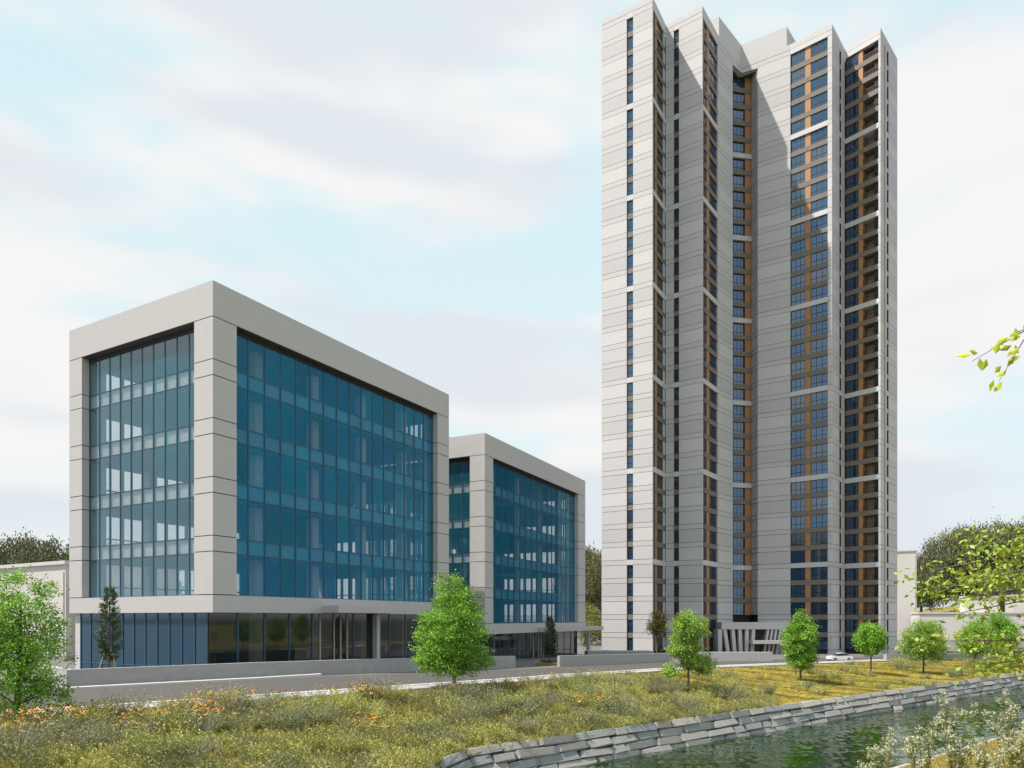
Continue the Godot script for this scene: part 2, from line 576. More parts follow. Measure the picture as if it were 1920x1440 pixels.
	# raised middle of the parapet, roof and hidden back
	var pm := Vector2(40.85, 126.01) + Vector2(0.859, -0.512) * 7.7
	part("roof_upstand", prism([p.k + Vector2(0.02, 0.02), p.d, pm, pm + Vector2(0.66, 0.75) * 7.0, p.d + Vector2(-0.1, 9), p.k + Vector2(-0.87, 0.5) * 7.0], top, 102.3), M.plaster, root, inv)
	var outline := PackedVector2Array([p.a, p.b, p.b1, p.c, p.k, p.d, p.m, p.e, p.e1, p.g, p.h, Vector2(62, 143), Vector2(20, 139)])
	var inner := Geometry2D.offset_polygon(outline, -0.6)[0]
	part("roof", prism(Array(inner), 97.0, 97.5), M.dark, root, inv)
	var back := [p.h, Vector2(62, 143), Vector2(20, 139), p.a]
	for i in 3:
		var FW := frame(back[i], back[i + 1], root)
		fb("rear_wall", root, FW, 0.1, (back[i + 1] - back[i]).length() - 0.1, -6.6, top, -0.5, 0, M.plaster)

var rails := {}
func railing(root: Node3D, F: Transform3D, x0: float, x1: float, y: float, z: float) -> void:
	var w := x1 - x0
	var k := "%.2f" % w
	if not rails.has(k):
		var mb := Mb.new()
		mb.box(Vector3(0, 0.85, -0.03), Vector3(w, 0.93, 0.03))
		mb.box(Vector3(0, 0.05, -0.02), Vector3(w, 0.1, 0.02))
		var n := int(w / 0.24)
		for i in n + 1:
			var x := 0.02 + (w - 0.04) * i / n
			mb.box(Vector3(x - 0.025, 0.1, -0.02), Vector3(x + 0.025, 0.85, 0.02))
		rails[k] = mb.mesh()
	part("railing", rails[k], M.black, root, F * Transform3D(Basis(), Vector3(x0, y, z)))

# porch of leaning columns at the foot of the tower
func porch() -> void:
	var root := thing("entrance_porch", "grey entrance porch with leaning columns at the foot of the tower", "porch", P(40, -5.9, 116))
	var F := frame(Vector2(34.5, 116.2), Vector2(45.5, 116.6), root)
	fb("roof_slab", root, F, 0, 11.0, -1.75, -0.6, -7.0, 0, M.plaster_b)
	var tops := [0.3, 1.65, 2.85, 4.0, 5.1]
	var feet := [1.0, 2.05, 3.0, 3.95, 4.85]
	for i in 5:
		leaning(root, F, tops[i], feet[i], -0.15, 0.55)
	tops = [7.7, 8.4, 9.1, 9.8]
	feet = [6.9, 7.6, 8.3, 9.0]
	for i in 4:
		leaning(root, F, tops[i], feet[i], -0.15 - 0.05 * i, 0.3)
	fb("lobby_glazing", root, F, 0.4, 10.6, -5.9, -1.75, -3.2, -3.1, M.glass_lobby)
	fb("lobby_wall", root, F, 0.4, 10.6, -5.9, -1.75, -6.8, -6.4, M.taupe)
	fb("side_wall", root, F, -0.6, 0.1, -6.0, -1.75, -6.0, -0.1, M.plaster_b)
	fb("door_canopy", root, F, 4.7, 10.4, -4.1, -3.55, -1.0, 1.6, M.white)
	fb("canopy_post", root, F, 9.9, 10.15, -6.2, -4.1, 1.2, 1.45, M.white)
	fb("door", root, F, 5.4, 6.6, -5.9, -4.15, -1.0, -0.9, M.black)
	fb("door", root, F, 6.8, 8.0, -5.9, -4.15, -1.0, -0.9, M.black)

func leaning(root: Node3D, F: Transform3D, xt: float, xb: float, z: float, w: float) -> void:
	var mb := Mb.new()
	var y0 := -6.3
	var y1 := -1.752
	var a := Vector3(xb, y0, z)
	var b := Vector3(xt, y1, z)
	var s := Vector3(w, 0, 0)
	var dz := Vector3(0, 0, -0.9)
	mb.quad(a, a + s, b + s, b, Vector3.BACK)
	mb.quad(a + dz, a + s + dz, b + s + dz, b + dz, Vector3.FORWARD)
	mb.quad(a, b, b + dz, a + dz, Vector3.LEFT)
	mb.quad(a + s, b + s, b + s + dz, a + s + dz, Vector3.RIGHT)
	part("column", mb.mesh(), M.plaster, root, F)

# ---------- office buildings ----------
func ring(mb: Mb, lx: float, lz: float, y0: float, y1: float, th: float) -> void:
	mb.box(Vector3(0, y0, -lz), Vector3(th, y1, 0))
	mb.box(Vector3(lx - th, y0, -lz), Vector3(lx, y1, 0))
	mb.box(Vector3(th, y0, -th), Vector3(lx - th, y1, 0))
	mb.box(Vector3(th, y0, -lz), Vector3(lx - th, y1, -lz + th))

func pier(root: Node3D, F: Transform3D, x0: float, x1: float, z0: float, z1: float, yo: float) -> void:
	var cuts := [1.65, 4.6, 5.68, 8.6, 9.68, 12.6, 13.68, 16.6, 17.68, 20.58]
	for i in cuts.size() - 1:
		fb("pier_panel", root, F, x0, x1, cuts[i] + yo + 0.03, cuts[i + 1] + yo - 0.03, z0, z1, M.metalpanel)
	fb("pier_core", root, F, x0 + 0.05, x1 - 0.05, 1.65 + yo, 20.58 + yo, z0 + 0.05, z1 - 0.05, M.joint)

func office(label: String, C: Vector2, deg: float, lx: float, lz: float, yo: float, nx: int, nz: int, pr: float, base: float, lobby: Array) -> void:
	var root := thing("office_building", label, "building", P(C.x, base, C.y))
	var th := deg_to_rad(deg)
	var r := Vector2(sin(th), cos(th))
	var F := frame(C, C + r, root)
	var pw := 1.95
	for q in [[20.58, 23.0, 1.1, "parapet_band"], [0.43, 1.62, 1.0, "floor_band"]]:
		var mb := Mb.new()
		ring(mb, lx, lz, q[0] + yo + (0.03 if q[0] > 2 else 0.0), q[1] + yo, q[2])
		part(q[3], mb.mesh(), M.metalpanel, root, F)
	fb("soffit_shade_strip", root, F, pw, lx - pr, 20.24 + yo, 20.56 + yo, -0.75, -0.55, M.joint)  # dark strips on both faces imitate the recess shade under the soffit
	fb("soffit_shade_strip", root, F, 0.55, 0.75, 20.24 + yo, 20.56 + yo, -lz + 1.75, -pw, M.joint)
	pier(root, F, 0, pw, -pw, 0, yo)
	pier(root, F, 0, pw, -lz, -lz + 1.75, yo)
	pier(root, F, lx - pr, lx, -pw, 0, yo)
	pier(root, F, lx - pr, lx, -lz, -lz + pw, yo)
	# slabs, roof, upstands behind the glass, columns and core
	fb("roof_slab", root, F, 0.7, lx - 0.7, 20.2 + yo, 20.56 + yo, -lz + 0.7, -0.7, M.interior)
	fb("soffit", root, F, 0.02, lx - 0.02, 20.57 + yo, 20.61 + yo, -lz + 0.02, -0.02, M.dark)
	fb("floor_slab", root, F, 0.9, lx - 0.9, 0.5 + yo, 1.0 + yo, -lz + 0.9, -0.9, M.interior)
	for k in 4:
		var y := 16.6 - 4.0 * k + yo
		fb("floor_slab", root, F, 0.95, lx - 0.95, y - 0.2, y + 0.2, -lz + 0.95, -0.95, M.interior)
		fb("upstand", root, F, 0.72, 0.9, y, y + 1.05, -lz + 1.8, -2.0, M.white)  # whiter than on the long face, painting in this face's sunlit paleness
		fb("upstand", root, F, 2.0, lx - pr, y, y + 1.05, -0.9, -0.72, M.spandrel_back)
		fb("upstand", root, F, 2.0, lx - pr, y, y + 0.5, -lz + 0.72, -lz + 0.9, M.white)
		fb("upstand", root, F, lx - 0.9, lx - 0.72, y, y + 0.5, -lz + 2.0, -2.0, M.white)
	for i in 4:
		var x := lerpf(5.5, lx - 5.0, i / 3.0)
		for z in [-2.2, -lz / 2, -lz + 2.2]:
			if i < 3 or z != -lz / 2: fb("column", root, F, x - 0.35, x + 0.35, base, 20.2 + yo, z - 0.35, z + 0.35, M.white)
	fb("core_wall", root, F, lx * 0.42, lx * 0.6, base, 20.2 + yo, -lz * 0.66, -lz * 0.42, M.interior)
	fb("plinth", root, F, 0.4, lx - 0.4, base - 1.2, base + 0.05, -lz + 0.4, -0.75, M.concrete)
	# curtain walls: long face (z = -0.6) and short face (x = 0.6)
	var bands := [1.65, 4.6, 5.68, 8.6, 9.68, 12.6, 13.68, 16.6, 17.68, 20.58]
	var x0 := pw
	var x1 := lx - pr
	var mx := (x1 - x0) / nx
	var z0 := -lz + 1.75
	var z1 := -pw
	var mz := (z1 - z0) / nz
	for j in bands.size() - 1:
		var ya: float = bands[j] + yo
		var yb: float = bands[j + 1] + yo
		for i in nx:
			fb("glass_pane", root, F, x0 + i * mx + 0.03, x0 + (i + 1) * mx - 0.03, ya + 0.02, yb - 0.02, -0.62, -0.60, M.glass_a[rng.randi() % 4])
		for i in nz:
			fb("glass_pane", root, F, 0.60, 0.62, ya + 0.02, yb - 0.02, z0 + i * mz + 0.03, z0 + (i + 1) * mz - 0.03, M.glass_short_lit[rng.randi() % 3])
		for yy in [ya]:
			fb("transom", root, F, x0, x1, yy - 0.03, yy + 0.03, -0.70, -0.585, M.mullion)
			fb("transom", root, F, 0.585, 0.70, yy - 0.03, yy + 0.03, z0, z1, M.mullion)
	for i in nx + 1:
		fb("mullion", root, F, x0 + i * mx - 0.04, x0 + i * mx + 0.04, 1.62 + yo, 20.57 + yo, -0.72, -0.57, M.mullion)
	for i in nz + 1:
		fb("mullion", root, F, 0.57, 0.72, 1.62 + yo, 20.57 + yo, z0 + i * mz - 0.04, z0 + i * mz + 0.04, M.mullion)
	# rear faces
	for k in 5:
		var y := 1.65 + 4.0 * k + yo
		fb("rear_glazing", root, F, pw, x1, y, y + 2.95, -lz + 0.6, -lz + 0.62, M.glass_rear)
		fb("rear_glazing", root, F, lx - 0.62, lx - 0.6, y, y + 2.95, -lz + pw, -pw, M.glass_rear)
		fb("rear_transom", root, F, pw, x1, y + 0.9, y + 1.0, -lz + 0.55, -lz + 0.7, M.mullion)
		fb("rear_transom", root, F, lx - 0.7, lx - 0.55, y + 0.9, y + 1.0, -lz + pw, -pw, M.mullion)
		fb("rear_spandrel", root, F, pw, x1, y - 0.9, y, -lz + 0.55, -lz + 0.7, M.metalpanel)
		fb("rear_spandrel", root, F, lx - 0.7, lx - 0.55, y - 0.9, y, -lz + pw, -pw, M.metalpanel)
	var nr := int(nx * 0.8)
	for i in nr + 1:
		var x := lerpf(pw, x1, float(i) / nr)
		fb("rear_mullion", root, F, x - 0.1, x + 0.1, 0.5 + yo, 20.57 + yo, -lz + 0.5, -lz + 0.75, M.mullion)
	for i in nz + 1:
		var z := lerpf(-lz + pw, -pw, float(i) / nz)
		fb("rear_mullion", root, F, lx - 0.75, lx - 0.5, 0.5 + yo, 20.57 + yo, z - 0.1, z + 0.1, M.mullion)
	# ground floor: recessed glazing
	var gx0 := 0.35
	var gy := 0.42 + yo
	var gz0 := -lz + 1.0
	var gn := int(lx / 2.4)
	for i in gn:
		var xa := lerpf(gx0, lx - 1.2, float(i) / gn)
		var xb := lerpf(gx0, lx - 1.2, (i + 1.0) / gn)
		fb("lobby_pane", root, F, xa + 0.05, xb - 0.05, base, gy, -0.92, -0.9, M.glass_lobby)
		fb("lobby_mullion", root, F, xb - 0.06, xb + 0.06, base, gy, -0.98, -0.86, M.mullion)
	gn = int(lz / 1.5)
	for i in gn:
		var za := lerpf(gz0, -0.95, float(i) / gn)
		var zb := lerpf(gz0, -0.95, (i + 1.0) / gn)
		fb("ground_pane", root, F, gx0, gx0 + 0.02, base, gy, za + 0.05, zb - 0.05, M.glass_ground)
		fb("ground_mullion", root, F, gx0 - 0.05, gx0 + 0.1, base, gy, za - 0.05, za + 0.05, M.mullion)
	fb("ground_transom", root, F, gx0 - 0.03, gx0 + 0.08, base + 1.1, base + 1.18, gz0, -0.95, M.mullion)
	fb("ground_transom", root, F, gx0, lx - 1.2, base + 1.1, base + 1.16, -0.96, -0.88, M.mullion)
	fb("back_wall", root, F, 1.0, lx - 1.0, base, gy, -lz + 0.7, -lz + 1.0, M.interior)
	fb("side_wall", root, F, lx - 1.2, lx - 1.0, base, gy, -lz + 1.0, -0.9, M.taupe)
	fb("end_wall", root, F, 0.3, 1.6, base, gy, -lz + 0.3, -lz + 0.98, M.plaster_b)
	# entrance: canopy, frames
	fb("entrance_canopy", root, F, lobby[0], lobby[1], 0.47 + yo, 1.05 + yo, 0.002, 1.7, M.metalpanel)
	for x in [lobby[0] + 0.6, lobby[0] + 2.2, lobby[0] + 3.0, lobby[0] + 3.8]:
		fb("door_frame", root, F, x - 0.07, x + 0.07, base, gy, -0.98, -0.84, M.taupe)
	fb("entrance_column", root, F, lobby[1] - 1.0, lobby[1] - 0.55, base, gy + 0.05, -0.8, -0.3, M.metalpanel)
	fb("vestibule_wall", root, F, lobby[0] + 0.8, lobby[1] - 1.5, base, gy, -4.0, -3.8, M.taupe)
	if yo < -1.0:
		fb("plant_screen", root, F, 3.0, 8.0, 22.2 + yo, 24.2 + yo, -12.0, -7.0, M.metalpanel)

# ---------- ground, water, walls ----------
func landscape() -> void:
	var ss := [-600.0, -300.0, -150.0, -100.0]
	ss.append_array(steps(-80, 140, 74))
	ss.append_array([200.0, 400.0, 700.0])
	var ts := [0.0, 1.0]
	ts.append_array(steps(3, 160, 52))
	ts.append_array([250.0, 500.0, 900.0])
	setting("ground", sheet(ss, ts, -0.01, true), M.paving)
	var bs := steps(-60, 110, 284)
	var bank := Mb.new()
	var bn := FastNoiseLite.new()
	bn.frequency = 0.35
	for i in bs.size() - 1:
		for j in 16:
			var q := []
			for d in [[0, 0], [1, 0], [1, 1], [0, 1]]:
				var s: float = bs[i + d[0]]
				var t := lerpf(toe(s) + 0.36, 9.38, (j + d[1]) / 16.0)
				var p := xf(s, t)
				q.append(P(p.x, ground_st(s, t) + bn.get_noise_2d(s, t) * 0.06 * minf(1.0, (9.38 - t)), p.y))
			var nn: Vector3 = (q[1] - q[0]).cross(q[3] - q[0]).normalized()
			bank.quad(q[0], q[1], q[2], q[3], nn if nn.y > 0 else -nn)
	setting("river_bank", bank.mesh(), M.soil)
	# the strip between 9.38 m and the bank's varying top edge
	var mb := Mb.new()
	for i in bs.size() - 1:
		var q := []
		for s in [bs[i], bs[i + 1]]:
			for k in 5:
				var t := lerpf(9.38, bank_w(s) + 0.02, k / 4.0)
				var p := xf(s, t)
				q.append(P(p.x, ground_st(s, minf(t, bank_w(s) - 0.001)), p.y))
		for k in 4: mb.quad(q[k], q[k + 1], q[k + 6], q[k + 5], Vector3.UP)
	setting("bank_shoulder", mb.mesh(), M.soil)
	setting("near_bank", sheet(steps(-90, 110, 100), steps(-10.62, -60, 40), 0.0, false, 0.05), M.soil)
	setting("road", sheet(steps(-70, 110, 120), steps(1.75, 11.3, 5), 0.012, true), M.asphalt)
	# raised pavement along the top of the bank, with kerbstones on the road side
	mb = Mb.new()
	var ps := steps(-60, 100, 160)
	for i in ps.size() - 1:
		var q := []
		for s in [ps[i], ps[i + 1]]:
			for d in [[0.0, -0.35], [0.0, 0.1], [1.45, 0.1]]:
				var p := xf(s, bank_w(s) + d[0])
				q.append(P(p.x, plat(p.y) + d[1], p.y))
		mb.quad(q[0], q[1], q[4], q[3], Vector3(TD.x, 0, -TD.y) * -1.0)
		mb.quad(q[1], q[2], q[5], q[4], Vector3.UP)
	var pave := setting("pavement", mb.mesh(), M.concrete)
	var ks := block_mesh(Vector3(0.56, 0.16, 0.12), 0.02, 0.004)
	for i in 95:
		var s := -34.0 + i * 1.18
		var p := xf(s, bank_w(s) + 1.58)
		var o := part("kerbstone", ks, M.kerb, pave)
		o.position = P(p.x, plat(p.y), p.y)
		o.rotation.y = atan2(SD.y, SD.x)
	# river
	mb = Mb.new()
	var no := FastNoiseLite.new()
	no.frequency = 0.9
	no.fractal_octaves = 3
	no.seed = 4
	var wave := func(x: float, f: float) -> float: return no.get_noise_2d(x * 0.7, f * 1.7) * 0.022 + no.get_noise_2d(x * 0.13 + 40.0, f * 0.3) * 0.03
	var ws := steps(-45, 105, 500)
	var wt := steps(-11.0, 0.25, 45)
	var grid := []
	for s in ws:
		var row := []
		for t in wt:
			var p := xf(s, t)
			var h: float = wave.call(p.x, p.y)
			var nx: float = (wave.call(p.x + 0.08, p.y) - h) / 0.08
			var nf: float = (wave.call(p.x, p.y + 0.08) - h) / 0.08
			row.append([P(p.x, -6.3 + h, p.y), Vector3(-nx, 1.0, nf).normalized()])
		grid.append(row)
	for i in ws.size() - 1:
		for j in wt.size() - 1:
			var a: Array = grid[i][j]
			var b: Array = grid[i + 1][j]
			var c: Array = grid[i + 1][j + 1]
			var d: Array = grid[i][j + 1]
			mb.smooth_quad(a[0], b[0], c[0], d[0], a[1], b[1], c[1], d[1])
	setting("river_water", mb.mesh(), M.water)
	stone_wall()
	# concrete edge of the near bank
	var e := thing("bank_edging", "long low concrete edging along the near side of the river", "edging", P(xf(10, -10.6).x, -5.6, xf(10, -10.6).y))
	for i in 30:
		var s := -30.0 + 3.0 * i
		var F := frame(xf(s, -10.7), xf(s + 2.97, -10.7), e)
		fb("edging_block", e, F, 0, 2.97, -6.8, -5.42 + rng.randf_range(-0.01, 0.01), -0.1, 0.45, M.concrete)
	walls()

func stone_wall() -> void:
	var root := thing("stone_river_wall", "low wall of three courses of rough grey stone blocks along the water", "wall", P(O.x, -6.5, O.y))
	var kinds := []
	for i in 9:
		kinds.append(block_mesh(Vector3(0.5, 0.5, 0.5), 0.09, 0.05))
	var F := frame(O, O + SD, root)
	fb("wall_core", root, F, -10.5, 70, -7.0, -5.55, -0.95, -0.42, M.joint)
	var y := -6.66
	for course in 4:
		var h: float = [0.40, 0.36, 0.36, 0.35][course]
		var s := -17.0 + rng.randf() * 1.2
		var zc := 0.18 - 0.17 * course
		while s < 58.0:
			var l := rng.randf_range(0.8, 2.6)
			var o := part("stone_block", kinds[rng.randi() % 9], M.stone[rng.randi() % 3], root)
			var b := Basis().scaled(Vector3(l - 0.03, h + 0.02 + rng.randf_range(-0.03, 0.03), 0.7))
			var m := s + l / 2
			var swing := atan2(toe(m + 0.5) - toe(m - 0.5), 1.0)
			b = Basis(Vector3.UP, swing) * Basis(Vector3.RIGHT, -0.55 + rng.randf_range(-0.05, 0.05)) * Basis(Vector3.BACK, rng.randf_range(-0.03, 0.03)) * b
			o.transform = F * Transform3D(b, Vector3(m, y + h / 2 + rng.randf_range(-0.02, 0.02), zc - 0.3 - toe(m) + rng.randf_range(-0.05, 0.05)))
			s += l
		y += h

func low_wall(label: String, pts: Array, h: float, th := 0.3, m: Material = null) -> void:
	var c: Vector2 = pts[0]
	var root := thing("boundary_wall", label, "wall", P(c.x, plat(c.y), c.y))
	for i in pts.size() - 1:
		var F := frame(pts[i], pts[i + 1], root)
		var mb := Mb.new()
		var l: float = (pts[i + 1] - pts[i]).length()
		var y0 := plat(pts[i].y)
		var y1 := plat(pts[i + 1].y)
		var a := [Vector3(0, y0 - 0.5, 0), Vector3(l, y1 - 0.5, 0), Vector3(l, y1 + h, 0), Vector3(0, y0 + h, 0)]
		var d := Vector3(0, 0, -th)
		mb.quad(a[0], a[1], a[2], a[3], Vector3.BACK)
		mb.quad(a[0] + d, a[1] + d, a[2] + d, a[3] + d, Vector3.FORWARD)
		mb.quad(a[3], a[2], a[2] + d, a[3] + d, Vector3.UP)
		mb.quad(a[0], a[3], a[3] + d, a[0] + d, Vector3.LEFT)
		mb.quad(a[1], a[2], a[2] + d, a[1] + d, Vector3.RIGHT)
		part("wall_section", mb.mesh(), m if m else M.concrete, root, F)

func walls() -> void:
	low_wall("long grey parapet wall in front of the nearer office building", [Vector2(-28.9, 42.8), Vector2(-23.5, 37.3), Vector2(-15.82, 43.5), Vector2(-9.83, 50.2), Vector2(0.3, 59.7)], 1.0)
	low_wall("grey parapet wall between the driveway opening and the tower", [Vector2(4.2, 62.2), Vector2(14.4, 72.2), Vector2(17.2, 76.0)], 0.95)
	low_wall("pale wall with a sunlit top in front of the tower entrance", [Vector2(20.6, 77.6), Vector2(28.6, 77.6)], 1.0, 0.5, M.plaster_b)
	low_wall("grey blue terrace wall at the foot of the tower's left side", [Vector2(10.5, 98.0), Vector2(19.8, 98.4)], 0.75, 3.0)
	low_wall("low grey wall to the right of the tower behind the trees", [Vector2(41.6, 78.5), Vector2(55.5, 82.5)], 0.75, 0.4)
	# kerb at the foot of the parapet wall
	var k := thing("road_kerb", "pale kerb running along the road below the long parapet wall", "kerb", P(-19, -3.7, 40))
	var kb := block_mesh(Vector3(0.73, 0.14, 0.16), 0.02, 0.004)
	var pts := [Vector2(-22.9, 36.6), Vector2(-15.3, 42.7), Vector2(-12.4, 45.6)]
	for i in 2:
		var a: Vector2 = pts[i]
		var b: Vector2 = pts[i + 1]
		var l := (b - a).length()
		var n := int(ceil(l / 1.47))
		for j in n:
			var q := a.lerp(b, (j + 0.5) / n)
			var o := part("kerbstone", kb, M.kerb, k)
			o.position = P(q.x, plat(q.y) + 0.02, q.y) - k.position
			o.rotation.y = atan2(b.y - a.y, b.x - a.x)

# plain pale blocks of the neighbourhood
func massing(label: String, x: float, f: float, deg: float, parts_: Array) -> void:
	var root := thing("plain_block_building", label, "building", P(x, plat(f) - 1.0, f), "", deg_to_rad(deg))
	for q in parts_:
		var b := fb("block", root, Transform3D(), q[0], q[1], 0, q[2] + 1.0, -q[4], -q[3], M.white)
		var w: float = q[1] - q[0]
		var d: float = q[4] - q[3]
		part("cornice", cube(Vector3(w + 0.5, 0.4, d + 0.5)), M.white, b, Transform3D(Basis(), Vector3(0, (q[2] + 1.0) / 2 + 0.2, 0)))
		part("plinth", cube(Vector3(w + 0.2, 1.6, d + 0.2)), M.concrete, b, Transform3D(Basis(), Vector3(0, -(q[2] + 1.0) / 2 + 0.8, 0)))
		part("corner_strip", cube(Vector3(0.35, q[2] - 1.2, 0.1)), M.white, b, Transform3D(Basis(), Vector3(w / 2 - 0.5, 0.3, d / 2 + 0.05)))

# ---------- vegetation ----------
func rv() -> Vector3:
	return Vector3(rng.randfn(), rng.randfn(), rng.randfn()).normalized()

func crown_mesh(lobes: Array, clumps: int, per: int, size: float, spread: float, col: Color, vary := 0.4, slim := 0.55) -> Array:
	var mb := Mb.new()
	var total := 0.0
	for l in lobes: total += l[3] * l[4] * l[5]
	var heads := []
	for i in clumps:
		var pick := rng.randf() * total
		var lb: Array = lobes[0]
		for l in lobes:
			pick -= l[3] * l[4] * l[5]
			lb = l
			if pick <= 0: break
		var d := rv()
		var r := pow(rng.randf(), 0.38)
		var c := Vector3(lb[0] + d.x * lb[3] * r, lb[1] + d.y * lb[4] * r, lb[2] + d.z * lb[5] * r)
		heads.append(c)
		var sp := spread * rng.randf_range(0.6, 1.25)
		var warm := rng.randf_range(1.0 - vary, 1.0 + vary)
		for k in per:
			var q := c + Vector3(rng.randfn(0, sp), rng.randfn(0, sp * 0.75), rng.randfn(0, sp))
			var al := (rv() + d * 0.5 + Vector3(0, -0.35, 0)).normalized()
			var sd := al.cross(rv()).normalized()
			var v := warm * rng.randf_range(0.7, 1.3)
			mb.tint = Color(col.r * v * rng.randf_range(0.85, 1.2), col.g * v, col.b * v * rng.randf_range(0.7, 1.2))
			var s := size * rng.randf_range(0.7, 1.25)
			mb.leaf(q, al, sd, s, s * slim)
	return [mb.mesh(), heads]

func tree(called: String, label: String, at: Vector3, lobes: Array, fork: float, tr: float, clumps: int, per: int, size: float, spread: float, col: Color, group: String, m: Material = null) -> Node3D:
	var root := thing(called, label, "tree", at, group)
	var r := crown_mesh(lobes, clumps, per, size, spread, col)
	part("crown", r[0], m if m else M.leaf, root)
	var mb := Mb.new()
	var top := 0.0
	var cx := 0.0
	for l in lobes:
		if l[1] + l[4] * 0.6 > top:
			top = l[1] + l[4] * 0.6
			cx = l[0]
	var pts := [Vector3(0, -0.4, 0), Vector3(rng.randf_range(-0.05, 0.05), fork, 0), Vector3(cx * 0.6, lerpf(fork, top, 0.5), rng.randf_range(-0.1, 0.1)), Vector3(cx, top, 0)]
	for i in 3:
		mb.tube(pts[i], pts[i + 1], tr * [1.15, 0.85, 0.5][i], tr * [0.85, 0.5, 0.12][i], 7)
	var heads: Array = r[1]
	for i in mini(22, heads.size()):
		var h: Vector3 = heads[i]
		var y := clampf(h.y - absf(h.x) * 0.7 - 0.2, fork * 0.9, top)
		var k := clampf((y - fork) / maxf(top - fork, 0.1), 0.0, 1.0)
		var b: Vector3 = pts[1].lerp(pts[3], k)
		var mid: Vector3 = b.lerp(h, 0.55) + Vector3(0, 0.12, 0)
		mb.tube(b, mid, tr * 0.32 * (1.0 - k * 0.6), tr * 0.18, 5)
		mb.tube(mid, h, tr * 0.18, tr * 0.06, 4)
	part("trunk", mb.mesh(), M.bark, root)
	return root

func conifer(label: String, at: Vector3, h: float, w: float, col: Color, staked: bool) -> void:
	var root := thing("young_conifer", label, "tree", at, "young conifers")
	var mb := Mb.new()
	var wood := Mb.new()
	wood.tube(Vector3(0, -0.3, 0), Vector3(0, h * 0.96, 0), 0.07, 0.015, 6)
	var layers := 26
	for i in layers:
		var k := float(i) / layers
		var y := h * (0.17 + 0.83 * k)
		var rad: float = w * (0.42 + 0.58 * sin(minf(k * 3.6, PI / 2))) * pow(1.0 - k, 0.62) + 0.05
		var n := 11 - int(k * 5)
		for j in n:
			var a := rng.randf() * TAU
			var out := Vector3(cos(a), 0, sin(a))
			var l := rad * rng.randf_range(0.65, 1.15)
			var tip := Vector3(0, y, 0) + out * l + Vector3(0, 0.22 * l + 0.1, 0)
			wood.tube(Vector3(0, y, 0), tip, 0.018, 0.005, 3)
			for q in 16:
				var f := rng.randf_range(0.25, 1.0)
				var c := Vector3(0, y, 0).lerp(tip, f) + rv() * 0.05
				var v := rng.randf_range(0.55, 1.4)
				mb.tint = Color(col.r * v, col.g * v, col.b * v)
				var al := (out * 0.8 + rv() * 0.7 + Vector3(0, 0.45, 0)).normalized()
				mb.leaf(c, al, al.cross(rv()).normalized(), rng.randf_range(0.14, 0.26), 0.05)
	part("crown", mb.mesh(), M.needle, root)
	part("trunk", wood.mesh(), M.bark, root)
	if staked:
		for a in [0.4, 2.5, 4.6]:
			var o := Mb.new()
			o.tube(Vector3(cos(a) * 0.75, -0.2, sin(a) * 0.75), Vector3(cos(a) * 0.3, 1.5, sin(a) * 0.3), 0.035, 0.035, 6)
			part("stake", o.mesh(), M.wood, root)
		var hb := Mb.new()
		hb.box(Vector3(-0.5, 1.35, -0.03), Vector3(0.5, 1.42, 0.03))
		part("tie_bar", hb.mesh(), M.wood, root)

func tuft(n: int, h: float, spread: float, width: float, lean: float) -> ArrayMesh:
	var mb := Mb.new()
	for i in n:
		var a := rng.randf() * TAU
		var d := Vector3(cos(a), 0, sin(a))
		var at := d * spread * sqrt(rng.randf())
		var hh := h * rng.randf_range(0.5, 1.1)
		var v := rng.randf_range(0.75, 1.25)
		mb.tint = Color(v, v, v)
		mb.blade(at, at + Vector3(0, hh, 0) + d * lean * hh, width, d * lean * hh * 0.7)
	return mb.mesh()

func feather(n: int, h: float, spread: float) -> ArrayMesh:   # a bushy herb: stems with many small leaflets
	var mb := Mb.new()
	for i in n:
		var a := rng.randf() * TAU
		var d := Vector3(cos(a), 0, sin(a))
		var hh := h * rng.randf_range(0.55, 1.1)
		var b := d * spread * 0.3 * rng.randf()
		var t := b + Vector3(0, hh, 0) + d * spread * rng.randf_range(0.4, 1.0)
		mb.tint = Color(0.8, 0.8, 0.8)
		mb.blade(b, t, 0.012, d * 0.05)
		for k in 11:
			var f := rng.randf_range(0.25, 1.05)
			var v := rng.randf_range(0.6, 1.35)
			mb.tint = Color(v, v, v)
			var al := (rv() + d * 0.4 + Vector3(0, 0.5, 0)).normalized()
			mb.leaf(b.lerp(t, f) + rv() * 0.02, al, al.cross(rv()).normalized(), rng.randf_range(0.05, 0.12), rng.randf_range(0.012, 0.03))
	return mb.mesh()

func daisies(n: int, h: float, spread: float, col: Color, deep: Color) -> ArrayMesh:
	var mb := Mb.new()
	for i in n:
		var a := rng.randf() * TAU
		var at := Vector3(cos(a), 0, sin(a)) * spread * sqrt(rng.randf())
		var c := at * 1.25 + Vector3(0, h * rng.randf_range(0.75, 1.15), 0)
		mb.tint = Color(0.09, 0.13, 0.04)
		mb.blade(at * 0.5, c, 0.012, Vector3.ZERO)
		var up := (Vector3(0, 1, 0.5) + rv() * 0.55).normalized()
		var x := up.cross(rv()).normalized()
		var z := up.cross(x)
		var q := rng.randf()
		for k in 9:
			var g := TAU * k / 9.0
			var al := (x * cos(g) + z * sin(g) - up * 0.12).normalized()
			mb.tint = col.lerp(deep, clampf(q + rng.randf_range(-0.2, 0.2), 0, 1))
			mb.leaf(c, al, al.cross(up).normalized(), 0.08, 0.034)
		mb.tint = Color(0.03, 0.015, 0.008)
		mb.tube(c, c + up * 0.03, 0.022, 0.012, 5)
	return mb.mesh()

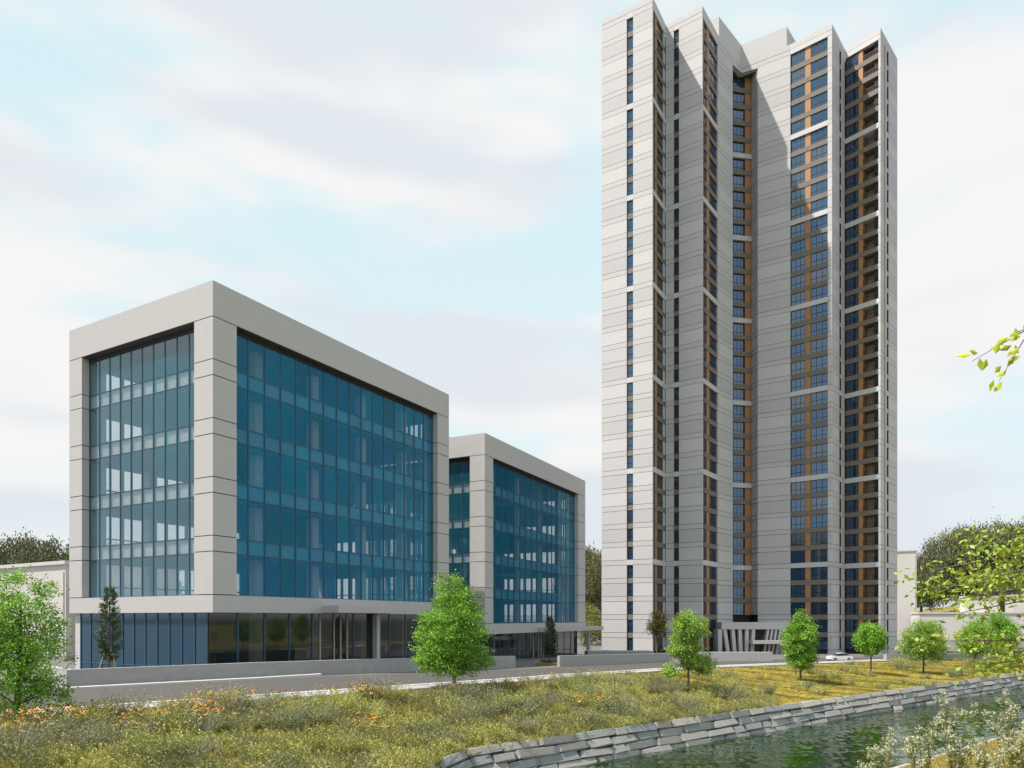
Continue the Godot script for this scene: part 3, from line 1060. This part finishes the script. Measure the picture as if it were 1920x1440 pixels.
func spikes(n: int, h: float, spread: float, col: Color) -> ArrayMesh:
	var mb := Mb.new()
	for i in n:
		var a := rng.randf() * TAU
		var at := Vector3(cos(a), 0, sin(a)) * spread * sqrt(rng.randf())
		var t := at * 1.3 + Vector3(0, h * rng.randf_range(0.7, 1.15), 0)
		for k in 16:
			var f := rng.randf_range(0.45, 1.0)
			var v := rng.randf_range(0.6, 1.3)
			mb.tint = Color(col.r * v, col.g * v, col.b * v)
			var al := (rv() + Vector3(0, 0.6, 0)).normalized()
			mb.leaf(at.lerp(t, f) + rv() * 0.02, al, al.cross(rv()).normalized(), 0.06, 0.03)
	return mb.mesh()

func meadow() -> void:
	# grass that nobody could count
	var no := FastNoiseLite.new()
	no.frequency = 0.11
	no.seed = 19
	var streak := FastNoiseLite.new()
	streak.frequency = 0.5
	streak.seed = 2
	var short_m := tuft(20, 0.10, 0.17, 0.014, 0.6)
	var tall_m := tuft(18, 0.42, 0.14, 0.013, 0.4)
	var herb_m := feather(9, 0.42, 0.2)
	var a := []
	var ac := PackedColorArray()
	var b := []
	var bc := PackedColorArray()
	var h := []
	var hc := PackedColorArray()
	for i in 92000:
		var s := rng.randf_range(-30.0, 72.0)
		var t := rng.randf_range(toe(s) + 0.5, bank_w(s) - 0.12)
		var p := xf(s, t)
		var wild := smooth((15.0 - s + no.get_noise_2d(s * 1.6, t * 1.6) * 16.0) / 16.0)
		wild *= 0.12 + 0.88 * smooth(0.45 + no.get_noise_2d(s * 1.9 + 31.0, t * 2.6 + 8.0) * 3.2)
		wild = maxf(wild, smooth((no.get_noise_2d(s * 2.0 + 70.0, t * 2.0) - 0.3) * 6.0) * 0.45)
		var pos := P(p.x, ground_st(s, t) - 0.01, p.y)
		var bs := Basis(Vector3.UP, rng.randf() * TAU).scaled(Vector3.ONE * rng.randf_range(0.75, 1.3))
		var k := rng.randf()
		var tone := no.get_noise_2d(s * 3.0 + 200.0, t * 3.0)
		if t > bank_w(s) - 0.9 - rng.randf() * 0.9: wild *= 0.12
		if k > wild * 0.8:
			var g := smooth(0.5 + streak.get_noise_2d(s * 0.9 + t * 0.75, t * 0.16) * 1.5)
			var v := rng.randf_range(0.8, 1.2)
			var c := Color(0.24, 0.235, 0.045).lerp(Color(0.56, 0.45, 0.10), g) * v
			a.append(Transform3D(bs, pos))
			ac.append(c)
		elif k > wild * 0.45:
			var c := Color(0.27, 0.275, 0.07).lerp(Color(0.50, 0.47, 0.13), smooth(0.5 + tone * 2.2)) * rng.randf_range(0.7, 1.25)
			b.append(Transform3D(bs, pos))
			bc.append(c)
		else:
			var c := Color(0.25, 0.265, 0.12).lerp(Color(0.45, 0.45, 0.14), smooth(0.5 - tone * 2.4)) * rng.randf_range(0.7, 1.25)
			h.append(Transform3D(bs, pos))
			hc.append(c)
	for i in 14000:      # near bank, right-hand corner
		var s := rng.randf_range(-12.0, 40.0)
		var t := rng.randf_range(-20.0, -11.3)
		var p := xf(s, t)
		a.append(Transform3D(Basis(Vector3.UP, rng.randf() * TAU).scaled(Vector3.ONE * 1.1), P(p.x, ground_st(s, t) - 0.01, p.y)))
		ac.append(Color(0.36, 0.30, 0.085) * rng.randf_range(0.75, 1.25))
	stuff("mown_grass", short_m, M.grass, a, ac, self, "short yellow green grass covering the sloping river bank", "grass")
	stuff("meadow_grass", tall_m, M.grass, b, bc, self, "taller olive meadow grass on the left half of the bank", "grass")
	stuff("meadow_herb_cover", herb_m, M.grass, h, hc, self, "dense grey green feathery herbs covering the left half of the bank", "herbs")
	# clumps that can be told apart
	var leaves := [feather(26, 0.5, 0.34), feather(30, 0.55, 0.4)]
	var yellow := [daisies(17, 0.62, 0.6, Color(0.62, 0.33, 0.05), Color(0.5, 0.19, 0.03)), daisies(21, 0.7, 0.7, Color(0.66, 0.36, 0.06), Color(0.54, 0.2, 0.03))]
	var violet := [spikes(16, 0.62, 0.4, Color(0.20, 0.14, 0.26)), spikes(20, 0.55, 0.45, Color(0.26, 0.20, 0.33))]
	var bushy := [feather(130, 0.85, 0.8), feather(150, 1.0, 0.9)]
	var grey := leafy(Color.WHITE, 0.4)
	grey.albedo_color = lin(0.25, 0.268, 0.155)
	var olive := leafy(Color.WHITE, 0.4)
	olive.albedo_color = lin(0.40, 0.42, 0.11)
	var i := 0
	for q in [[-23.2, 7.0], [-23.9, 6.1], [-22.6, 6.4], [-18.8, 8.1], [-18.8, 6.1], [-19.9, 5.8], [-20.1, 7.5], [-11.6, 8.9], [-11.2, 7.6], [-12.9, 4.1], [-14.1, 2.7], [-13.8, 3.9], [-2.3, 7.4], [-3.9, 6.7], [-2.9, 5.9], [-1.1, 3.6], [-0.4, 3.6], [19.2, 7.0], [-22.0, 4.0], [-24.7, 5.2], [-16.4, 6.2], [-22.8, 8.4], [-18.0, 7.3], [-24.6, 7.6], [-20.9, 6.6], [-17.4, 8.6], [-6.6, 8.2], [-15.2, 8.8], [-23.4, 7.9], [-24.3, 6.9], [-21.9, 7.2], [-19.4, 7.0], [-18.3, 8.9], [-17.6, 6.4], [-19.2, 5.0], [-21.4, 5.5], [-25.2, 6.3], [-12.2, 8.2]]:
		clump("orange_daisy_clump", "lone clump of orange daisies between the two trees beside the tower entrance" if q[0] > 10.0 else ("orange daisies with dark centres right of the tall bright green tree" if q[0] > -5.0 else "loose clump of orange daisies with dark centres on the left part of the bank"), "flowers", "orange daisy clumps on the bank", q, leaves[i % 2], grey, "flower_heads", yellow[i % 2])
		i += 1
	for q in [[-17.9, 9.0], [-17.2, 8.9], [-22.4, 8.9], [-19.3, 9.1], [-12.4, 5.6], [-21.6, 4.6]]:
		clump("purple_flower_clump", "clump of dusky purple flower spikes on the grassy bank", "flowers", "purple flower clumps on the bank", q, leaves[i % 2], grey, "flower_spikes", violet[i % 2])
		i += 1
	var spots := [[-23.5, 4.3], [-15.9, 5.2], [-19.7, 4.3], [-8.4, 4.1], [-3.7, 3.6], [4.2, 1.8], [14.6, 3.5], [45.5, 8.4], [41.1, 2.1], [0.2, 5.4], [-5.3, 4.9], [5.9, 5.3], [42.0, 6.8], [12.6, 5.2]]
	for j in 58: spots.append([rng.randf_range(-27.0, 13.0), rng.randf_range(0.9, 8.4)])
	for q in spots:
		clump("herb_bush", "rounded dusty grey green herb bush on the grassy bank" if i % 3 else "rounded lime green herb bush on the grassy bank", "bush", "grey herb bushes on the bank" if i % 3 else "lime herb bushes on the bank", q, bushy[i % 2], grey if i % 3 else olive, "", null)
		i += 1

func clump(called: String, label: String, category: String, group: String, q: Array, foliage: Mesh, fm: Material, top_name: String, top: Mesh) -> void:
	var p := xf(q[0], q[1])
	var o := thing(called, label, category, P(p.x, ground_st(q[0], q[1]) - 0.03, p.y), group, rng.randf() * TAU)
	o.scale = Vector3.ONE * rng.randf_range(0.8, 1.2)
	part("foliage", foliage, fm, o)
	if top: part(top_name, top, M.petal, o).set_meta("kind", "stuff")

func bank_trees() -> void:
	var green := Color(0.19, 0.39, 0.045)
	var lime := Color(0.26, 0.43, 0.07)
	var g := "leafy trees planted along the river bank"
	# lobes: centre x, y, z and radii, metres from the foot
	tree("leafy_tree", "large leafy tree cut by the left edge beside the parapet wall", on(-18.1, 25.9), [[0.1, 3.3, 0, 1.5, 2.3, 1.4], [0.6, 2.2, 0.2, 1.25, 1.3, 1.2], [0.5, 0.75, 0, 1.5, 0.8, 1.2], [-0.9, 2.6, 0.2, 1.4, 2.2, 1.3]], 0.6, 0.13, 430, 62, 0.10, 0.17, Color(0.19, 0.38, 0.05), g)
	tree("leafy_tree", "tall bright green tree in front of the gap between the office buildings", on(-3.03, 37.5), [[-0.15, 3.1, 0, 1.75, 2.1, 1.7], [-0.35, 5.2, 0, 0.75, 1.25, 0.8], [0.35, 4.6, 0.1, 0.8, 0.9, 0.9], [-0.1, 1.6, 0, 1.9, 0.85, 1.6], [1.3, 1.7, 0.1, 1.0, 0.6, 0.9], [-1.3, 1.9, 0.1, 0.9, 0.8, 0.9]], 1.0, 0.11, 560, 64, 0.115, 0.19, green, g)
	tree("leafy_tree", "round leafy tree with a low side lobe left of the tower entrance", on(10.9, 43.6), [[0.0, 4.0, 0, 1.1, 0.95, 1.1], [-0.3, 2.9, 0, 1.0, 0.8, 1.0], [0.75, 1.75, 0, 0.8, 0.75, 0.8], [-1.1, 1.35, 0, 0.6, 0.5, 0.6], [0.1, 2.0, 0, 0.7, 0.6, 0.7]], 1.4, 0.07, 340, 60, 0.11, 0.16, lime, g)
	var t := tree("leafy_tree", "egg shaped leafy tree right of the tower entrance", on(21.5, 52.6), [[0, 3.0, 0, 1.2, 1.7, 1.2], [0, 4.4, 0, 0.65, 0.9, 0.7], [0.1, 1.7, 0, 1.05, 0.7, 1.0]], 1.0, 0.08, 380, 60, 0.12, 0.17, green, g)
	part("root_guard", cube(Vector3(0.9, 0.12, 0.6)), M.wood, t, Transform3D(Basis(), Vector3(0, 0.02, 0.1)))
	var thin := Mb.new()
	thin.tube(Vector3(0, -0.3, 0), Vector3(0.12, 1.9, 0), 0.045, 0.03, 6)
	var sap := thing("young_tree", "thin bare sapling trunk beside the egg shaped tree", "tree", on(22.2, 55.4))
	part("trunk", thin.mesh(), M.bark, sap)
	part("crown", crown_mesh([[0.1, 2.4, 0, 0.5, 0.7, 0.5]], 24, 30, 0.11, 0.14, green)[0], M.leaf, sap)
	part("root_guard", cube(Vector3(0.8, 0.12, 0.5)), M.wood, sap, Transform3D(Basis(), Vector3(-0.2, 0.02, 0)))
	tree("leafy_tree", "compact round tree in front of the tower's right wing", on(30.7, 60.5), [[0, 3.0, 0, 1.15, 1.35, 1.15]], 1.6, 0.07, 260, 56, 0.13, 0.2, green, g)
	tree("leafy_tree", "pale green bushy tree just right of the tower's corner", on(36.9, 63.4), [[0.1, 3.3, 0, 1.45, 1.7, 1.4], [-0.8, 2.1, 0, 1.0, 0.8, 1.0], [0.9, 2.2, 0.2, 1.1, 1.0, 1.0], [-1.6, 2.9, 0, 0.5, 1.0, 0.6]], 1.2, 0.08, 380, 54, 0.125, 0.2, lime, g)
	tree("leafy_tree", "light green tree second from the right edge on the bank", on(44.6, 68.2), [[0, 3.0, 0, 1.5, 1.6, 1.4], [0.4, 4.3, 0, 0.8, 0.8, 0.8]], 1.4, 0.08, 320, 52, 0.135, 0.22, lime, g)
	tree("leafy_tree", "light green tree at the right edge on the bank", on(51.2, 74.0), [[0, 3.2, 0, 1.6, 2.0, 1.4], [-0.4, 4.8, 0, 0.9, 0.9, 0.8]], 1.2, 0.08, 320, 52, 0.14, 0.24, green, g)
	conifer("young staked conifer in front of the nearer office building's glass front", on(-26.2, 46.0), 5.7, 1.05, Color(0.055, 0.105, 0.03), true)
	conifer("small dark conifer in a planter at the driveway opening", on(3.5, 65.6) + Vector3(0, 0.2, 0), 4.2, 0.95, Color(0.025, 0.055, 0.025), false)
	var pl := thing("planter", "low planter bed with grass below the small dark conifer", "planter", on(3.5, 65.6))
	part("bed", block_mesh(Vector3(1.15, 0.17, 0.9), 0.03, 0.003), M.soil, pl, Transform3D(Basis(), Vector3(0, 0.1, 0)))
	part("grass", feather(240, 0.2, 0.95), M.needle, pl, Transform3D(Basis(), Vector3(0, 0.24, 0)))
	(pl.get_child(1) as MeshInstance3D).material_override = leafy(lin(0.05, 0.09, 0.02), 0.3)
	tree("broad_leaved_tree", "dark olive tree behind the round tree at the tower's foot", on(18.9, 92.0), [[0, 4.4, 0, 1.1, 1.7, 1.1]], 2.2, 0.1, 90, 40, 0.2, 0.3, Color(0.09, 0.085, 0.02), "")
	tree("garden_tree", "pale yellow green bush between the far office building and the tower", on(14.0, 131.0), [[0, 5.0, 0, 4.2, 3.8, 3.0], [3.0, 4.0, 0, 2.5, 2.8, 2.0]], 1.5, 0.2, 190, 40, 0.3, 0.5, Color(0.19, 0.22, 0.05), "")

# a rise of the land far behind at the right
func hill(x: float, f: float) -> float:
	return 12.0 * smooth(1.0 - Vector2((x - 168.0) / 75.0, (f - 262.0) / 62.0).length())

func hill_mesh() -> ArrayMesh:
	var mb := Mb.new()
	for i in 30:
		for j in 24:
			var q := []
			for d in [[0, 0], [1, 0], [1, 1], [0, 1]]:
				var x: float = 90.0 + (i + d[0]) * 5.5
				var f: float = 198.0 + (j + d[1]) * 5.5
				q.append(P(x, plat(f) - 0.3 + hill(x, f), f))
			mb.quad(q[0], q[1], q[2], q[3], Vector3.UP)
	return mb.mesh()

func far_trees() -> void:
	setting("hill", hill_mesh(), M.soil)
	var g := "dark trees beyond the buildings"
	var spec := [[-94.0, 118.0, 21.0, 10.0, "dark tree behind the pale block at the left edge"], [-80.0, 121.0, 21.5, 10.0, "dark tree behind the pale block next to the left office building"], [-68.0, 124.0, 20.0, 9.5, "dark tree mostly hidden behind the left office building"],
		[20.0, 190.0, 28.0, 10.0, "tall olive tree seen between the far office building and the tower"],
		[152.0, 236.0, 34.0, 15.5, "tallest dark tree behind the slim pale block at right"], [171.0, 243.0, 33.0, 14.0, "dark tree behind the overhanging branches at right"], [139.0, 240.0, 25.0, 12.0, "dark tree directly behind the slim pale block"], [158.0, 226.0, 20.0, 12.0, "lower dark tree behind the small pale roof block"], [178.0, 230.0, 22.0, 12.0, "dark tree beyond the right edge of the pale blocks"]]
	M.far_leaf = leafy(lin(0.135, 0.15, 0.075), 0.4)  # leaf colour lightened to put distance haze into it
	var olive := leafy(lin(0.17, 0.17, 0.075), 0.4)
	var crowns := []
	for i in 3:
		var lobes := [[0, 0.55, 0, 0.95, 0.34, 0.9]]
		for j in 5:
			var a := TAU * j / 5.0 + rng.randf()
			lobes.append([cos(a) * 0.5, rng.randf_range(0.4, 0.78), sin(a) * 0.5, 0.45, 0.17, 0.45])
		crowns.append(crown_mesh(lobes, 1100, 44, 0.032, 0.052, Color(1, 1, 1), 0.35)[0])
	for q in spec:
		var h: float = q[2]
		var w: float = q[3]
		var o := thing("background_tree", q[4], "tree", on(q[0], q[1]) + Vector3(0, hill(q[0], q[1]), 0), g, rng.randf() * TAU)
		var k := rng.randi() % 3
		var sc := Basis().scaled(Vector3(w, h, w))
		part("crown", crowns[k], olive if q[0] == 20.0 else M.far_leaf, o, Transform3D(sc, Vector3.ZERO))
		var mb := Mb.new()
		mb.tube(Vector3(0, -1, 0), Vector3(0, h * 0.6, 0), h * 0.022, h * 0.008, 7)
		part("trunk", mb.mesh(), M.bark, o)

# overhanging tree at the right: its trunk stands outside the frame
func overhang() -> void:
	var base := on(9.4, 9.4)
	var root := thing("overhanging_tree", "leafy branches of a foreground tree reaching in from the right edge", "tree", base)
	var wood := Mb.new()
	var mb := Mb.new()
	var fork := Vector3(0.1, 1.3, 0)
	wood.tube(Vector3(0, -0.3, 0), fork, 0.17, 0.13, 8)
	wood.tube(fork, Vector3(-0.1, 3.0, 0.1), 0.12, 0.08, 8)
	wood.tube(Vector3(-0.1, 3.0, 0.1), Vector3(-0.3, 5.6, 0.1), 0.08, 0.03, 7)
	var ends := []
	for i in 40:
		var k := rng.randf()
		# target in eye-relative metres, 9 m ahead
		var y := lerpf(-0.75, 1.35, k)
		var reach := lerpf(5.5, 5.2, smooth(1.0 - absf(k - 0.42) * 2.2)) + 0.75 * maxf(0.0, k - 0.72) * 4.0 + (0.5 if y < -0.3 else 0.0)
		ends.append(Vector3(lerpf(reach - 0.1, 7.2, pow(rng.randf(), 1.25)), y + rng.randf_range(-0.1, 0.1), rng.randf_range(8.4, 10.0)))
	for e in ends:
		var tip := P(e.x, e.y, e.z) - base
		var from := Vector3(-0.05, clampf(tip.y + rng.randf_range(-0.3, 0.5), 1.2, 4.0), 0.05)
		var mid := from.lerp(tip, 0.55) + Vector3(0, rng.randf_range(0.05, 0.3), 0)
		wood.tube(from, mid, 0.03, 0.014, 5)
		wood.tube(mid, tip, 0.014, 0.004, 4)
		for k in 120:
			var f := rng.randf_range(0.35, 1.05)
			var c := (from.lerp(mid, f / 0.5) if f < 0.5 else mid.lerp(tip, (f - 0.5) * 2.0)) + rv() * 0.11
			var al := (rv() * 0.9 + (tip - from).normalized() * 0.5 + Vector3(0, -0.35, 0)).normalized()
			var v := rng.randf_range(0.65, 1.35)
			mb.tint = Color(0.25 * v * rng.randf_range(0.8, 1.25), 0.35 * v, 0.045 * v)
			var s := rng.randf_range(0.055, 0.105)
			mb.leaf(c, al, al.cross(rv()).normalized(), s, s * 0.55)
	# the higher sprig
	var a := Vector3(-0.25, 4.9, 0.1)
	var sprig := [[P(6.35, 3.62, 9.0) - base, 7], [P(5.86, 3.28, 9.0) - base, 11], [P(6.2, 3.02, 9.0) - base, 9]]
	var hub := P(6.62, 3.72, 9.0) - base
	wood.tube(a, hub, 0.022, 0.01, 5)
	for q in sprig:
		var tip: Vector3 = q[0]
		wood.tube(hub, tip, 0.008, 0.003, 4)
		for k in q[1]:
			var c := hub.lerp(tip, 0.3 + 0.75 * k / float(q[1])) + rv() * 0.08
			var al := ((tip - hub).normalized() * 0.7 + rv() * 0.8 + Vector3(0, -0.4, 0)).normalized()
			var v := rng.randf_range(0.7, 1.3)
			mb.tint = Color(0.42 * v, 0.5 * v, 0.03)
			mb.leaf(c, al, al.cross(Vector3(0, 0.4, 1) + rv() * 0.4).normalized(), rng.randf_range(0.12, 0.19), 0.08)
	# the rest of the crown round the trunk
	for i in 150:
		var d := rv()
		var c := Vector3(0.95 + d.x * 1.55, 4.3 + d.y * 1.7, d.z * 1.5)
		if i % 4 == 0:
			wood.tube(Vector3(-0.15, clampf(c.y - 0.7, 1.4, 5.2), 0.1), c, 0.028, 0.006, 5)
		for k in 44:
			var al := (rv() + Vector3(0, -0.35, 0)).normalized()
			var v := rng.randf_range(0.65, 1.35)
			mb.tint = Color(0.22 * v, 0.33 * v, 0.04 * v)
			var s := rng.randf_range(0.06, 0.11)
			mb.leaf(c + Vector3(rng.randfn(0, 0.17), rng.randfn(0, 0.13), rng.randfn(0, 0.17)), al, al.cross(rv()).normalized(), s, s * 0.55)
	part("crown", mb.mesh(), M.leaf, root)
	part("trunk", wood.mesh(), M.bark, root)

func weeds() -> void:
	var hm := leafy(Color.WHITE, 0.5)
	var spec := [[8.35, 13.2, 1.95, "tall dry weed with the highest fluffy head over the river"], [7.55, 13.0, 1.6, "tall dry weed with a narrow spike of seed heads"], [6.9, 13.3, 1.55, "leftmost dry weed with pale seed heads at the bottom edge"], [9.6, 13.6, 1.75, "bushy dry weed with broad pale heads near the right edge"], [9.1, 12.6, 1.35, "shorter pale weed at the bottom right"], [8.0, 12.2, 1.2, "low pale weed clump at the bottom edge"], [10.0, 13.0, 1.3, "pale leafy weed in the bottom right corner"]]
	for q in spec:
		var root := thing("dry_weed", q[3], "plant", on(q[0], q[1]), "dry weeds in the foreground")
		var stems := Mb.new()
		var heads := Mb.new()
		for i in 9:
			var a := rng.randf() * TAU
			var d := Vector3(cos(a), 0, sin(a))
			var hh: float = q[2] * (1.0 if i == 0 else rng.randf_range(0.5, 0.95))
			var t := d * rng.randf_range(0.1, 0.42) + Vector3(0, hh, 0)
			var m := t * 0.55 + d * 0.02
			stems.tint = Color(0.2, 0.22, 0.10)
			stems.tube(Vector3(0, -0.1, 0), m, 0.012, 0.009, 5)
			stems.tube(m, t, 0.009, 0.004, 5)
			for k in 46:
				var f := rng.randf_range(0.3, 0.98)
				var v := rng.randf_range(0.7, 1.3)
				heads.tint = Color(0.27 * v, 0.30 * v, 0.11 * v)
				var at := Vector3.ZERO.lerp(m, f / 0.55) if f < 0.55 else m.lerp(t, (f - 0.55) / 0.45)
				var al := (rv() + Vector3(0, 0.3, 0)).normalized()
				heads.leaf(at + rv() * 0.03, al, al.cross(rv()).normalized(), rng.randf_range(0.05, 0.12), rng.randf_range(0.02, 0.04))
			for hd in 3:
				var c := t + (Vector3.ZERO if hd == 0 else Vector3(rng.randf_range(-0.16, 0.16), rng.randf_range(-0.22, 0.02), rng.randf_range(-0.16, 0.16)))
				if hd > 0: stems.tube(m.lerp(t, 0.4), c, 0.006, 0.003, 4)
				for k in 42:
					var v := rng.randf_range(0.75, 1.2)
					heads.tint = Color(0.40 * v, 0.42 * v, 0.30 * v)
					var al := (rv() + Vector3(0, 0.25, 0)).normalized()
					heads.leaf(c + rv() * rng.randf_range(0.0, 0.075), al, al.cross(rv()).normalized(), rng.randf_range(0.03, 0.07), rng.randf_range(0.018, 0.03))
		part("stem", stems.mesh(), M.grass, root)
		part("seed_head", heads.mesh(), hm, root)

# ---------- cars ----------
func car(label: String, x: float, f: float, deg: float, l: float) -> void:
	var root := thing("parked_car", label, "car", P(x, plat(f), f), "white cars parked before the tower", deg_to_rad(deg))
	root.scale = Vector3(l / 4.2, l / 4.2, l / 4.2)
	var hull := [[-2.1, 0.35, 0.62], [-2.05, 0.3, 0.85], [-1.3, 0.28, 0.92], [-0.2, 0.26, 0.95], [1.2, 0.26, 0.96], [2.0, 0.3, 0.9], [2.1, 0.4, 0.75]]
	var cab := [[-1.0, 0.93, 0.95], [-0.35, 0.93, 1.4], [0.9, 0.94, 1.43], [1.65, 0.94, 0.97]]
	part("body", loft(hull, 0.86, 0.8), M.car, root)
	part("roof", loft([[-0.42, 1.36, 1.42], [0.25, 1.38, 1.47], [1.0, 1.38, 1.44]], 0.62, 0.56), M.car, root)
	part("cabin_glass", loft(cab, 0.78, 0.6), M.glass_dark, root)
	for sx in [-1.3, 1.3]:
		for sz in [-0.78, 0.78]:
			var c := CylinderMesh.new()
			c.top_radius = 0.31
			c.bottom_radius = 0.31
			c.height = 0.2
			c.radial_segments = 18
			var w := part("wheel", c, M.tyre, root, Transform3D(Basis(Vector3.RIGHT, PI / 2), Vector3(sx, 0.31, sz)))
			var r := CylinderMesh.new()
			r.top_radius = 0.18
			r.bottom_radius = 0.18
			r.height = 0.22
			part("rim", r, M.concrete, w)
	for z in [-0.6, 0.6]:
		part("headlight", cube(Vector3(0.06, 0.14, 0.3)), M.white, root, Transform3D(Basis(), Vector3(-2.08, 0.68, z)))

func loft(rows: Array, w0: float, w1: float) -> ArrayMesh:
	var mb := Mb.new()
	for i in rows.size() - 1:
		var a: Array = rows[i]
		var b: Array = rows[i + 1]
		for s in [-1.0, 1.0]:
			mb.quad(Vector3(a[0], a[1], s * w0), Vector3(b[0], b[1], s * w0), Vector3(b[0], b[2], s * w1), Vector3(a[0], a[2], s * w1), Vector3(0, 0.15, s).normalized())
		var nn := Vector3(-(b[2] - a[2]), b[0] - a[0], 0).normalized()
		mb.quad(Vector3(a[0], a[2], -w1), Vector3(b[0], b[2], -w1), Vector3(b[0], b[2], w1), Vector3(a[0], a[2], w1), nn)
		mb.quad(Vector3(a[0], a[1], -w0), Vector3(b[0], b[1], -w0), Vector3(b[0], b[1], w0), Vector3(a[0], a[1], w0), Vector3.DOWN)
	for q in [[rows[0], -1.0], [rows[-1], 1.0]]:
		var r: Array = q[0]
		mb.quad(Vector3(r[0], r[1], -w0), Vector3(r[0], r[1], w0), Vector3(r[0], r[2], w1), Vector3(r[0], r[2], -w1), Vector3(q[1], 0, 0))
	return mb.mesh()

func _ready() -> void:
	rng.seed = 20240611
	# camera: eye 6.3 m above the water, lens shifted up
	var cam := Camera3D.new()
	cam.name = "camera"
	cam.projection = Camera3D.PROJECTION_FRUSTUM
	cam.near = 0.1
	cam.far = 3000.0
	cam.size = 0.1 * 1440.0 / 1325.0
	cam.frustum_offset = Vector2(0, 0.1 * 440.0 / 1325.0)
	add_child(cam)
	cam.position = P(0, 0, 0)
	cam.current = true
	var env := Environment.new()
	env.background_mode = Environment.BG_SKY
	env.sky = make_sky()
	env.tonemap_mode = Environment.TONE_MAPPER_LINEAR
	env.tonemap_exposure = 1.72
	env.background_energy_multiplier = 0.58
	env.sdfgi_enabled = true
	env.ssao_enabled = true
	env.ssil_enabled = true
	var we := WorldEnvironment.new()
	we.name = "environment"
	we.environment = env
	add_child(we)
	var sun := DirectionalLight3D.new()
	sun.name = "sun"
	sun.light_energy = 1.35
	sun.light_color = Color(1.0, 0.96, 0.915)
	sun.light_angular_distance = 0.9
	sun.shadow_enabled = true
	add_child(sun)
	sun.look_at_from_position(Vector3.ZERO, Vector3(1.0, -1.68, -0.156), Vector3.UP)
	make_materials()
	landscape()
	tower()
	porch()
	office("large nearer office building with blue glass fronts in a pale frame", Vector2(-20.32, 48.0), 29.4, 28.2, 17.3, 0.0, 16, 10, 2.0, -4.6, [10.3, 18.3])
	office("smaller farther office building with blue glass fronts in a pale frame", Vector2(-3.04, 79.1), 27.0, 31.1, 17.3, -2.19, 16, 10, 2.9, -5.5, [14.0, 34.5])
	massing("long plain pale block behind the left edge tree", -58.0, 84.0, -30.0, [[-14.0, 9.0, 11.0, 0.0, 14.0], [9.0, 17.0, 7.4, 1.0, 12.0]])
	massing("slim tall plain pale block right of the tower", 118.5, 216.0, -24.0, [[-9.0, 4.5, 27.5, 0.0, 3.2]])
	massing("low wide plain pale block with a small roof block at right", 122.0, 196.0, -20.0, [[-8.0, 26.0, 8.4, 0.0, 12.0], [3.5, 11.5, 12.8, 2.0, 7.0]])
	massing("plain pale block at the right edge behind the branches", 146.0, 206.0, -24.0, [[0.0, 12.0, 13.6, 0.0, 10.0]])
	bank_trees()
	far_trees()
	car("white car half hidden by the egg shaped tree", 32.8, 80.0, 12.0, 3.2)
	car("white car between the egg shaped tree and the compact round tree", 36.6, 79.0, 8.0, 2.6)
	meadow()
	overhang()
	weeds()
